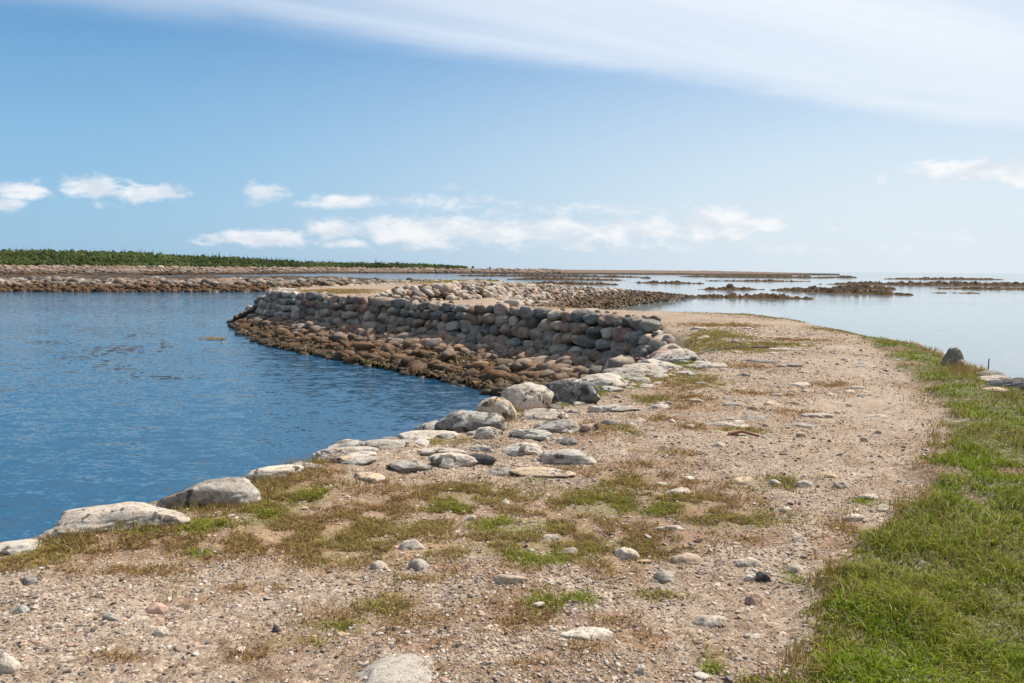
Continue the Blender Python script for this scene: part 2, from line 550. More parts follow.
M_BOULDER = stone_material("granite boulder", 'object', 0.9)
M_STONE = stone_material("granite stone", 'object', 0.25)
M_WALLST = stone_material("wall stone", 'object', 0.3, True, 0.6)
M_MASS = stone_material("stone mass", 'tint', 0.15)
M_BREAK = stone_material("breakwater stone", 'object', 0.2, True, 1.0, -0.55)
M_FARMASS = stone_material("far bank stone", 'tint', 0.1, True, 1.0, -0.85)
M_BREAKMASS = stone_material("breakwater stone mass", 'tint', 0.1, True, 1.0, -0.55)
M_PEBMASS = stone_material("gravel stone", 'tint', 0.0, False, 0.6)
M_PEB = stone_material("pebble stone", 'object', 0.0, False, 0.6)


def ground_material():
    m, T = new_mat("sandy gravel and turf")
    pos = T.n('ShaderNodeNewGeometry').outputs['Position']
    turf = T.n('ShaderNodeAttribute', attribute_name='turf').outputs['Color']
    cover = T.n('ShaderNodeAttribute', attribute_name='cover').outputs['Fac']
    big = T.noise(pos, 0.7, 4, 0.6)
    sand = T.ramp(big, [(0.30, (0.272, 0.208, 0.150)), (0.5, (0.332, 0.262, 0.196)), (0.72, (0.40, 0.325, 0.252))])
    v1 = T.vor(pos, 34.0)
    s1 = T.n('ShaderNodeSeparateColor', {0: v1.outputs['Color']}).outputs
    gr = T.ramp(s1[0], [(0.0, (0.30, 0.27, 0.26)), (0.10, (0.75, 0.7, 0.68)), (0.5, (1.0, 0.98, 0.96)), (0.86, (1.1, 1.08, 1.06)), (0.95, (1.55, 1.55, 1.55))])
    track = T.n('ShaderNodeAttribute', attribute_name='track').outputs['Fac']
    gm = T.math('MULTIPLY', T.step(T.noise(pos, 1.9, 4, 0.6), 0.30, 0.60, 0.25, 0.95), T.math('MULTIPLY_ADD', track, -0.45, 1.0))
    c = T.mix(gm, sand, T.mix(1.0, sand, gr, 'MULTIPLY'))
    v2 = T.vor(pos, 95.0)
    s2 = T.n('ShaderNodeSeparateColor', {0: v2.outputs['Color']}).outputs
    gr2 = T.ramp(s2[1], [(0.0, (0.42, 0.38, 0.36)), (0.25, (0.82, 0.8, 0.78)), (0.7, (1.05, 1.05, 1.05)), (0.95, (1.4, 1.4, 1.4))])
    c = T.mix(0.75, c, T.mix(1.0, c, gr2, 'MULTIPLY'))
    # old roots and dry plant bits
    dirt = T.math('MAXIMUM', T.step(T.noise(pos, 5.0, 6, 0.75), 0.50, 0.66), T.math('MULTIPLY', T.step(T.noise(pos, 22.0, 5, 0.75), 0.50, 0.62), 0.8))
    dirt = T.math('MULTIPLY', dirt, T.math('MULTIPLY_ADD', track, -0.55, 1.0))
    c = T.mix(T.math('MULTIPLY', dirt, 0.62), c, T.mix(T.noise(pos, 1.5, 3), (0.115, 0.070, 0.042), (0.21, 0.135, 0.08)))
    pale = T.step(T.noise(T.vmath('ADD', pos, (31, 4, 0)), 3.5, 6, 0.72), 0.57, 0.68)
    c = T.mix(T.math('MULTIPLY', pale, 0.55), c, (0.47, 0.41, 0.35))
    tn = T.step(T.noise(pos, 30, 4, 0.7), 0.36, 0.58, 0.35, 1.0)
    c = T.mix(T.math('MULTIPLY', cover, tn), c, T.mix(1.0, turf, T.ramp(T.noise(pos, 9, 4, 0.7), [(0.3, (0.7, 0.62, 0.6)), (0.7, (1.25, 1.2, 1.2))]), 'MULTIPLY'))
    z = T.n('ShaderNodeSeparateXYZ', {0: pos}).outputs[2]
    c = T.mix(T.step(z, -0.25, -0.8), c, (0.07, 0.05, 0.03))  # low ground darkened, paints shade into the gaps behind the wall stones
    h = T.math('ADD', T.math('MULTIPLY', v1.outputs['Distance'], -0.6), T.math('MULTIPLY', T.noise(pos, 60, 4, 0.7), 0.8))
    bump = T.n('ShaderNodeBump', {'Strength': 0.9, 'Distance': 0.018, 'Height': h})
    b = T.n('ShaderNodeBsdfPrincipled', {'Base Color': c, 'Roughness': 0.95, 'Normal': bump.outputs[0], 'Specular IOR Level': 0.15})
    T.out(b.outputs[0])
    return m


def grass_material():
    m, T = new_mat("grass blade")
    c = T.n('ShaderNodeAttribute', attribute_name='tint').outputs['Color']
    d = T.n('ShaderNodeBsdfPrincipled', {'Base Color': c, 'Roughness': 0.7, 'Specular IOR Level': 0.1})
    t = T.n('ShaderNodeBsdfTranslucent', {'Color': c})
    mx = T.n('ShaderNodeMixShader', {0: 0.3, 1: d.outputs[0], 2: t.outputs[0]})
    T.out(mx.outputs[0])
    return m


def water_material():
    m, T = new_mat("sea water")
    pos = T.n('ShaderNodeNewGeometry').outputs['Position']
    sp = T.n('ShaderNodeSeparateXYZ', {0: pos}).outputs
    rot = T.n('ShaderNodeMapping', {'Vector': pos, 'Rotation': (0, 0, R(-28)), 'Scale': (0.55, 1.25, 1)}).outputs[0]
    # slopes of the ripples, three sizes of them
    def slope(vec, scale, detail, amp):
        c = T.n('ShaderNodeTexNoise', {'Vector': vec, 'Scale': scale, 'Detail': detail, 'Roughness': 0.6, 'Distortion': 0.4}).outputs[1]
        v = T.vmath('SUBTRACT', c, (0.5, 0.5, 0.5))
        return T.vmath('MULTIPLY', v, (amp * 0.7, amp, 0.0))
    sl_ = T.vmath('ADD', T.vmath('ADD', slope(rot, 1.3, 2, 0.28), slope(rot, 4.4, 2, 0.38)), slope(rot, 12.0, 2, 0.46))
    # the pond inside the causeway and the open water outside it: wind-ruffled and calm
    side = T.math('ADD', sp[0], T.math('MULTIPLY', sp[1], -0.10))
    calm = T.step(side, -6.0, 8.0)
    patch = T.step(T.noise(T.vmath('MULTIPLY', pos, (0.3, 1.0, 1)), 0.05, 3, 0.5), 0.35, 0.65)
    stren = T.math('ADD', T.math('MULTIPLY', T.math('SUBTRACT', 1.0, calm), T.math('MULTIPLY_ADD', patch, 0.35, 0.8)), T.math('MULTIPLY', calm, T.math('MULTIPLY_ADD', patch, 0.12, 0.08)))
    nrm = T.n('ShaderNodeVectorMath', {0: sl_, 'Scale': stren}, operation='SCALE').outputs[0]
    nrm = T.vmath('NORMALIZE', T.vmath('ADD', nrm, (0, 0, 1)))
    blot = T.step(T.noise(pos, 0.9, 5, 0.65, 0.5), 0.50, 0.72)
    shoal = T.math('MULTIPLY', T.step(sp[1], 26.0, 6.0), blot)
    c = T.mix(T.math('MULTIPLY', shoal, 0.6), (0.008, 0.058, 0.115), (0.045, 0.075, 0.065))
    c = T.mix(calm, c, (0.15, 0.19, 0.21))  # open water colour lifted, paints in the silvery sky reflection
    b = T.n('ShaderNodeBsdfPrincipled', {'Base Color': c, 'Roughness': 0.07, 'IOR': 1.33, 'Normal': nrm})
    T.out(b.outputs[0])
    return m


def plain(name, c, rough=0.8, var=0.3, scale=8.0):
    m, T = new_mat(name)
    pos = T.n('ShaderNodeNewGeometry').outputs['Position']
    n = T.noise(pos, scale, 4, 0.6)
    cc = T.ramp(n, [(0.3, tuple(x * (1 - var) for x in c)), (0.7, tuple(min(1, x * (1 + var)) for x in c))])
    b = T.n('ShaderNodeBsdfPrincipled', {'Base Color': cc, 'Roughness': rough})
    T.out(b.outputs[0])
    return m


def tint_material(name, rough=0.8, trans=0.0):
    m, T = new_mat(name)
    c = T.n('ShaderNodeAttribute', attribute_name='tint').outputs['Color']
    b = T.n('ShaderNodeBsdfPrincipled', {'Base Color': c, 'Roughness': rough, 'Specular IOR Level': 0.3})
    if trans:
        t = T.n('ShaderNodeBsdfTranslucent', {'Color': c})
        b = T.n('ShaderNodeMixShader', {0: trans, 1: b.outputs[0], 2: t.outputs[0]})
    T.out(b.outputs[0])
    return m


def reef_material():
    m, T = new_mat("weedy reef rock")
    pos = T.n('ShaderNodeNewGeometry').outputs['Position']
    z = T.n('ShaderNodeSeparateXYZ', {0: pos}).outputs[2]
    n = T.noise(pos, 0.9, 5, 0.65)
    rock = T.ramp(T.noise(pos, 0.5, 4, 0.6), [(0.3, (0.035, 0.029, 0.024)), (0.6, (0.085, 0.065, 0.05)), (0.8, (0.17, 0.135, 0.11))])
    weed = T.ramp(n, [(0.3, (0.03, 0.018, 0.008)), (0.7, (0.13, 0.075, 0.03))])
    zz = T.math('ADD', z, T.math('MULTIPLY', T.math('SUBTRACT', n, 0.5), 1.0))
    c = T.mix(T.step(zz, SEA + 0.9, SEA + 0.25), rock, weed)
    bump = T.n('ShaderNodeBump', {'Strength': 0.8, 'Distance': 0.3, 'Height': T.noise(pos, 1.6, 4, 0.7)})
    b = T.n('ShaderNodeBsdfPrincipled', {'Base Color': c, 'Roughness': 0.9, 'Specular IOR Level': 0.1, 'Normal': bump.outputs[0]})
    T.out(b.outputs[0])
    return m


def farland_material():
    m, T = new_mat("shingle beach and scrub")
    pos = T.n('ShaderNodeNewGeometry').outputs['Position']
    z = T.n('ShaderNodeSeparateXYZ', {0: pos}).outputs[2]
    n = T.noise(pos, 0.35, 6, 0.8)
    sh = T.ramp(n, [(0.36, (0.06, 0.042, 0.03)), (0.5, (0.15, 0.105, 0.075)), (0.64, (0.27, 0.20, 0.15))])
    zz = T.math('ADD', z, T.math('MULTIPLY', T.math('SUBTRACT', T.noise(pos, 0.06, 3), 0.5), 1.0))
    c = T.mix(T.step(zz, -0.6, -1.6), sh, (0.04, 0.03, 0.022))
    c = T.mix(T.step(zz, 2.2, 3.0), c, (0.07, 0.09, 0.03))
    b = T.n('ShaderNodeBsdfPrincipled', {'Base Color': c, 'Roughness': 0.95, 'Specular IOR Level': 0.1})
    T.out(b.outputs[0])
    return m


M_GROUND = ground_material()
M_GRASS = grass_material()
M_WATER = water_material()
M_REEF = reef_material()
M_FAR = farland_material()
M_WEED = tint_material("rockweed", 0.45, 0.1)
M_LEAF = tint_material("tree leaves", 0.8, 0.15)
M_BARK = plain("bark", (0.09, 0.07, 0.055))
M_STAKE = plain("grey stake", (0.05, 0.055, 0.065))
M_DRIFT = plain("driftwood", (0.26, 0.12, 0.07))
M_TWIG_SHADOW = plain("dark twig and ledge shadow", (0.045, 0.035, 0.028))  # shared by the real twig and the strip modelling a ledge's shadow

TURF_RGB = {'g': (0.13, 0.14, 0.03), 'o': (0.19, 0.145, 0.05), 'b': (0.23, 0.14, 0.075), 's': (0.31, 0.21, 0.10)}


# ------------------------------------------------------------------ setting: sea, causeway ground, far land
def build_water():
    s = 14000.0
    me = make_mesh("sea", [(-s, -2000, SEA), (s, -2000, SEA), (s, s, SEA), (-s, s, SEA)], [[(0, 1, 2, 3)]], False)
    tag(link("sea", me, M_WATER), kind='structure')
    me = make_mesh("seabed", [(-s, -2000, -6), (s, -2000, -6), (s, s, -6), (-s, s, -6)], [[(0, 1, 2, 3)]], False)
    tag(link("seabed", me, plain("seabed sand", (0.1, 0.09, 0.06))), kind='structure')


def build_ground():
    na, nr = 1000, 700
    az = np.linspace(R(-115), R(115), na)
    rr = 0.5 * np.exp(np.linspace(0, math.log(140 / 0.5), nr))
    A, RR = np.meshgrid(az, rr)
    xy = np.c_[(np.sin(A) * RR).ravel(), (np.cos(A) * RR).ravel()]
    z = height(xy)
    idx = np.arange(na * nr).reshape(nr, na)
    q = np.stack([idx[:-1, :-1], idx[:-1, 1:], idx[1:, 1:], idx[1:, :-1]], -1).reshape(-1, 4)[:, ::-1]
    q = q[(z[q] > -3.3).any(1)]
    used = np.unique(q)
    mp = np.zeros(na * nr, int)
    mp[used] = np.arange(len(used))
    xy, z, q = xy[used], z[used], mp[q]
    me = make_mesh("causeway_ground", np.c_[xy, z], [q])
    gm = grass_mask(xy)
    pf = patch_field(xy)
    cov = gm * 0.95
    tc = np.broadcast_to(np.array((0.075, 0.10, 0.025)), (len(xy), 3)).copy()
    brownish = sstep(fbm(xy * 1.1 + 40, 3, 78), 0.64, 0.78)[:, None]
    tc = tc * (1 - brownish) + np.array((0.14, 0.095, 0.05)) * brownish
    for k in 'bsog':
        w = (pf[k] * (1 - gm))[:, None]
        tc = tc * (1 - w) + np.array(TURF_RGB[k]) * w if k != 'b' else np.where(w > 0.02, np.array(TURF_RGB[k]), tc)
        cov = np.maximum(cov, pf[k] * 0.75)
    # scattered thin brown turf over the middle of the path
    thin = sstep(fbm(xy * 0.9, 4, 44), 0.54, 0.70) * sstep(fbm(xy * 5, 3, 45), 0.35, 0.6) * 0.5
    tc = np.where((cov < thin)[:, None], np.array((0.19, 0.125, 0.07)), tc)
    cov = np.maximum(cov, thin)
    vcol(me, "turf", tc)
    vfloat(me, "cover", cov)
    vfloat(me, "track", worn(xy))
    tag(link("causeway_ground", me, M_GROUND), kind='structure')


def build_far_land():
    shore = [(-700, 300), (-200, 330), (0, 350), (130, 385), (260, 480), (330, 640), (450, 720), (560, 760), (700, 800), (840, 860)]
    spx, sd_ = np.array(shore).T
    pxs = np.linspace(-700, 838, 420)
    ds = np.concatenate([np.linspace(-70, 250, 56), np.linspace(270, 700, 14)])
    PX, DD = np.meshgrid(pxs, ds)
    base = np.interp(PX, spx, sd_)
    dep = base + DD + (fbm(np.c_[PX.ravel() * .03, PX.ravel() * 0], 3, 5).reshape(PX.shape) - .5) * 40
    x = (PX - 512) / FPX * dep
    xy = np.c_[x.ravel(), dep.ravel()]
    z = SEA - 1.0 + 5.0 * sstep(DD, -70, 110)                                 # shingle beach
    z = z + FAR_HILL(PX, DD)
    taper = sstep(PX, 845, 700)
    z = SEA - 0.7 + (z - SEA + 0.7) * (0.25 + 0.75 * taper)
    z = z.ravel() + (fbm(xy * 0.08, 4, 8) - .5) * 1.1
    nr, na = PX.shape
    idx = np.arange(na * nr).reshape(nr, na)
    q = np.stack([idx[:-1, :-1], idx[:-1, 1:], idx[1:, 1:], idx[1:, :-1]], -1).reshape(-1, 4)
    me = make_mesh("far_shore_terrain", np.c_[xy, z], [q])
    tag(link("far_shore_terrain", me, M_FAR), kind='structure')


def FAR_HILL(px, dd):
    h = np.interp(px, [-700, 0, 140, 220, 300, 400, 470, 520], [8.0, 8.2, 7.8, 5.0, 2.8, 1.2, 0.3, 0.0])
    return h * sstep(dd, 120, 260)


build_water()
build_ground()
build_far_land()


# ------------------------------------------------------------------ reefs and skerries: a lumpy ridge each
def reef(pts, width, hgt, label, seed, bould=0.4, rag=1.0):
    """pts: (px, depth) along the crest"""
    pts = np.array([far(p, d)[:2] for p, d in pts])
    seg = np.r_[0, np.cumsum(np.hypot(*np.diff(pts, axis=0).T))]
    L = seg[-1]
    n = int(max(60, min(900, L / (width * 0.05))))
    m = 21
    t = np.linspace(0, L, n)
    c = np.c_[np.interp(t, seg, pts[:, 0]), np.interp(t, seg, pts[:, 1])]
    tg = np.gradient(c, axis=0)
    tg /= np.linalg.norm(tg, axis=1)[:, None]
    nm = np.c_[-tg[:, 1], tg[:, 0]]
    s = np.linspace(-1, 1, m)
    wv = width * (0.5 + 0.8 * fbm(np.c_[t / width * .5, t * 0 + seed], 3, seed))
    end = np.sin(np.pi * np.clip(t / L, 0, 1)) ** 0.35
    xy = c[:, None, :] + nm[:, None, :] * (s[None, :, None] * wv[:, None, None] * end[:, None, None])
    prof = np.cos(s * math.pi / 2) ** 0.8
    f = xy.reshape(-1, 2)
    lump = 0.6 * fbm(f / width * 1.6, 4, seed + 3).reshape(n, m) + 0.5 * fbm(f * 1.1, 3, seed + 8).reshape(n, m)
    rock = np.clip(fbm(f / width * 4.5, 3, seed + 5).reshape(n, m) - 0.53, 0, 0.10) * 8
    z = SEA - 0.35 + (hgt + 0.35) * prof[None] * end[:, None] * (0.68 + rag * (1.7 * lump - 0.9) + bould * rock)
    idx = np.arange(n * m).reshape(n, m)
    q = np.stack([idx[:-1, :-1], idx[:-1, 1:], idx[1:, 1:], idx[1:, :-1]], -1).reshape(-1, 4)
    me = make_mesh("reef", np.c_[f, z.ravel()], [q])
    return tag(link("reef", me, M_REEF), label, "reef")


reef([(672, 127), (740, 126), (816, 122)], 2.6, 0.75, "low brown weedy reef running on from the tip of the rubble breakwater", 1)
reef([(697, 178), (735, 180), (765, 184)], 2.2, 0.6, "small brown reef with one grey boulder perched on it", 2)
reef([(768, 178), (800, 172), (850, 158), (914, 147)], 4.0, 0.7, "rugged brown reef with the tallest lumps, ending in bright shoal water", 3, 0.9)
reef([(828, 200), (860, 198), (897, 196)], 2.6, 1.0, "short dark reef close behind the rugged brown one", 4)
reef([(812, 268), (900, 265), (1010, 262), (1130, 262)], 5.0, 1.0, "long grey stony reef stretching out of the frame across the open water", 5, 0.6)
reef([(880, 480), (940, 480), (1005, 486)], 6.0, 1.3, "thin dark reef just under the sea horizon", 6)
reef([(676, 540), (740, 530), (835, 520)], 9.0, 1.7, "flat wide skerry lying before the end of the low shore", 7)
reef([(630, 268), (670, 262), (706, 258)], 2.8, 0.7, "narrow brown bar just beyond the breakwater top", 8)
reef([(640, 420), (645, 420), (651, 420)], 2.0, 1.0, "tiny lone rock in the still water beyond the breakwater", 9)
reef([(450, 470), (540, 470), (648, 470)], 6.0, 1.3, "long dark bar closest to the low shore", 10)
reef([(505, 330), (560, 325), (626, 322)], 4.0, 1.0, "middle one of three dark bars stacked beyond the breakwater", 11)
reef([(520, 232), (570, 230), (620, 228)], 3.0, 0.8, "lowest of three dark bars showing over the breakwater top", 12)
reef([(820, 560), (838, 560), (856, 560)], 6.0, 1.4, "short grey skerry off the end of the low shore", 13)
reef([(900, 166), (950, 164), (1003, 163)], 5.0, 0.13, "barely awash brown shoal in bright water", 14)
reef([(-260, 172), (0, 172), (130, 176), (260, 182), (400, 186), (480, 190)], 16.0, 3.5, "long blackish rocky flat behind the pale boulder bank", 15, 0.0, 0.3)
reef([(930, 205), (980, 205), (1040, 207)], 2.5, .45, "faint brown bar between the awash shoal and the long stony reef", 17)
reef([(700, 330), (760, 330), (815, 335)], 3.0, .6, "thin brown line of rock beyond the small reef with the boulder", 18)
reef([(905, 292), (940, 290), (1000, 300), (1080, 300)], 5, .5, "thin brown ledge alongside the long stony reef", 16)

# ------------------------------------------------------------------ stone colours
GREYS = [(0.25, 0.235, 0.215), (0.32, 0.295, 0.265), (0.20, 0.195, 0.19), (0.30, 0.25, 0.215), (0.38, 0.34, 0.30), (0.17, 0.175, 0.175), (0.34, 0.26, 0.215),
         (0.27, 0.21, 0.175), (0.23, 0.24, 0.225), (0.42, 0.36, 0.30), (0.30, 0.20, 0.16), (0.14, 0.14, 0.14)]
GREYS = [(1.04 * r_, 0.98 * g_, 0.90 * b_) for r_, g_, b_ in GREYS]
WARM = [(0.30, 0.22, 0.16), (0.36, 0.28, 0.21), (0.24, 0.175, 0.13), (0.33, 0.20, 0.14), (0.27, 0.24, 0.21), (0.42, 0.34, 0.26), (0.20, 0.16, 0.13), (0.29, 0.25, 0.23)]
PALE = [(0.46, 0.41, 0.36), (0.40, 0.36, 0.32), (0.50, 0.46, 0.42), (0.42, 0.35, 0.29), (0.36, 0.34, 0.32), (0.48, 0.40, 0.33)]
GRAV = [(0.38, 0.305, 0.25), (0.46, 0.40, 0.35), (0.33, 0.26, 0.21), (0.30, 0.27, 0.245), (0.54, 0.49, 0.43), (0.40, 0.28, 0.21), (0.20, 0.18, 0.17), (0.46, 0.38, 0.31), (0.38, 0.33, 0.30), (0.10, 0.09, 0.085), (0.22, 0.15, 0.11), (0.50, 0.46, 0.41)]


def pick(pal, j=0.12):
    c = np.array(pal[RNG.integers(len(pal))])
    return np.clip(c * RNG.uniform(1 - j, 1 + j), 0, 1)


def setcol(o, c):
    o.color = (float(c[0]), float(c[1]), float(c[2]), 1.0)


def place(o, loc, rz=0.0, rx=0.0, ry=0.0, sc=(1, 1, 1)):
    o.rotation_euler = (rx, ry, rz)
    o.scale = sc
    o.location = loc
    return o


SHAPES = {}


def lib(kind, i, sub, mat, **kw):
    """a shared boulder mesh, one unit across"""
    key = (kind, i)
    if key not in SHAPES:
        v, f = stone_shape(1000 + hash(kind) % 1 + i * 13 + len(kind) * 7, sub, **kw)
        me = make_mesh(kind, v * 0.5, [f])
        me.materials.append(mat)
        SHAPES[key] = me
    return SHAPES[key]


# ------------------------------------------------------------------ boulders along the near bank and stones set in the path
PALE1, PALE2, GREY1, GREY2, TAN, PINK, DARK, GREEN = ((0.46, 0.40, 0.335), (0.54, 0.48, 0.405), (0.33, 0.30, 0.265), (0.235, 0.22, 0.20), (0.50, 0.39, 0.28),
                                                      (0.46, 0.33, 0.26), (0.075, 0.075, 0.08), (0.33, 0.34, 0.31))
# px, py of the foot, width px, height px seen, depth/width, turn (deg), dip (deg), colour, label
BANK = [
    (8, 546, 60, 20, .6, 20, 0, PALE1, "pale low boulder cut by the frame below the long blotched one"),
    (100, 533, 134, 34, .42, 14, 3, PALE1, "long flat-topped pale boulder with black lichen blotches at the water's edge"),
    (203, 506, 92, 36, .5, 17, 4, GREY1, "grey sloping boulder next to the long blotched one along the grassy bank"),
    (270, 476, 50, 19, .6, 8, 0, PALE2, "small round-ended pale boulder beside brown grass at the water"),
    (345, 455, 62, 19, .6, 5, 0, PALE1, "broad speckled granite boulder where the bank turns stony"),
    (385, 445, 54, 15, .6, 8, 0, GREY1, "flat grey boulder between the broad speckled one and the patchy slab"),
    (432, 436, 66, 12, .5, 3, 0, PALE2, "low pale slab with dark patches just before the grey hump"),
    (470, 430, 74, 24, .6, -8, 2, (0.17, 0.16, 0.145), "smooth grey humpbacked boulder standing against the water"),
    (496, 420, 46, 24, .6, -30, 6, TAN, "tan boulder tipped toward the water beside the grey hump"),
    (525, 411, 54, 34, .8, 10, 0, PALE2, "big round pale boulder with dark specks, highest on the bank"),
    (571, 403, 68, 27, .45, -26, 8, (0.175, 0.165, 0.155), "long dark loaf-shaped boulder next to the big round pale one"),
    (600, 388, 60, 20, .6, -20, 3, PALE2, "pale cracked boulder behind the dark loaf-shaped one"),
    (626, 378, 46, 16, .6, -22, 4, GREY1, "smooth grey slab leaning beside yellow-green grass"),
    (643, 373, 56, 15, .6, -12, 2, PALE1, "speckled flat slab at the foot of the wall's end"),
    (657, 366, 38, 13, .6, -10, 0, PALE2, "pale tongue-shaped boulder touching the foot of the wall's end"),
    (678, 353, 56, 27, .8, -25, 10, PALE1, "large pale sloping boulder closing the end of the wall"),
    (682, 341, 46, 17, .8, -12, 8, PALE2, "uppermost pale slab on the end of the wall"),
    (692, 362, 42, 10, .5, -8, 0, GREY1, "low grey ledge below the large sloping boulder of the wall's end"),
    (405, 469, 43, 14, .65, 0, 0, GREY1, "flat oval stone with a pale rim sunk in gravel"),
    (449, 465, 46, 18, .6, -8, 3, PALE2, "black and white mottled stone beside the sunk oval one"),
    (478, 462, 40, 12, .4, -14, 6, DARK, "dark wedge stone lying between mottled and lichen-white stones"),
    (522, 453, 46, 16, .55, -5, 2, PALE2, "lumpy stone white with lichen in the middle of the stony patch"),
    (500, 470, 34, 11, .55, 2, 0, GREY2, "grey block with one white end set level in the gravel"),
    (532, 439, 46, 11, .55, 0, 0, GREEN, "smooth greenish oval stone flush with the gravel"),
    (490, 438, 30, 15, .7, 0, 0, PALE1, "small speckled boulder at the foot of the grey hump"),
    (540, 420, 52, 15, .55, -12, 4, PALE1, "ribbed pale slab below the big round boulder"),
    (556, 433, 50, 16, .55, -14, 6, GREY1, "layered grey slab lying under the ribbed pale one"),
    (590, 434, 20, 12, .8, 0, 0, PINK, "small pinkish round stone by a brown grass tuft"),
    (567, 443, 24, 10, .7, 0, 0, GREY2, "small grey cobble beside the layered slab"),
    (567, 461, 60, 17, .5, -16, 3, PALE1, "long tilted slab, pale with a dark upper edge"),
    (545, 474, 70, 8, .4, -6, 0, TAN, "thin straw-coloured slab almost buried in gravel"),
    (440, 455, 50, 8, .4, -4, 0, PALE1, "low buried pale ledge above the mottled stone"),
    (620, 412, 50, 8, .6, -10, 0, GREY1, "wide flat grey rock level with the path below the green grass"),
]
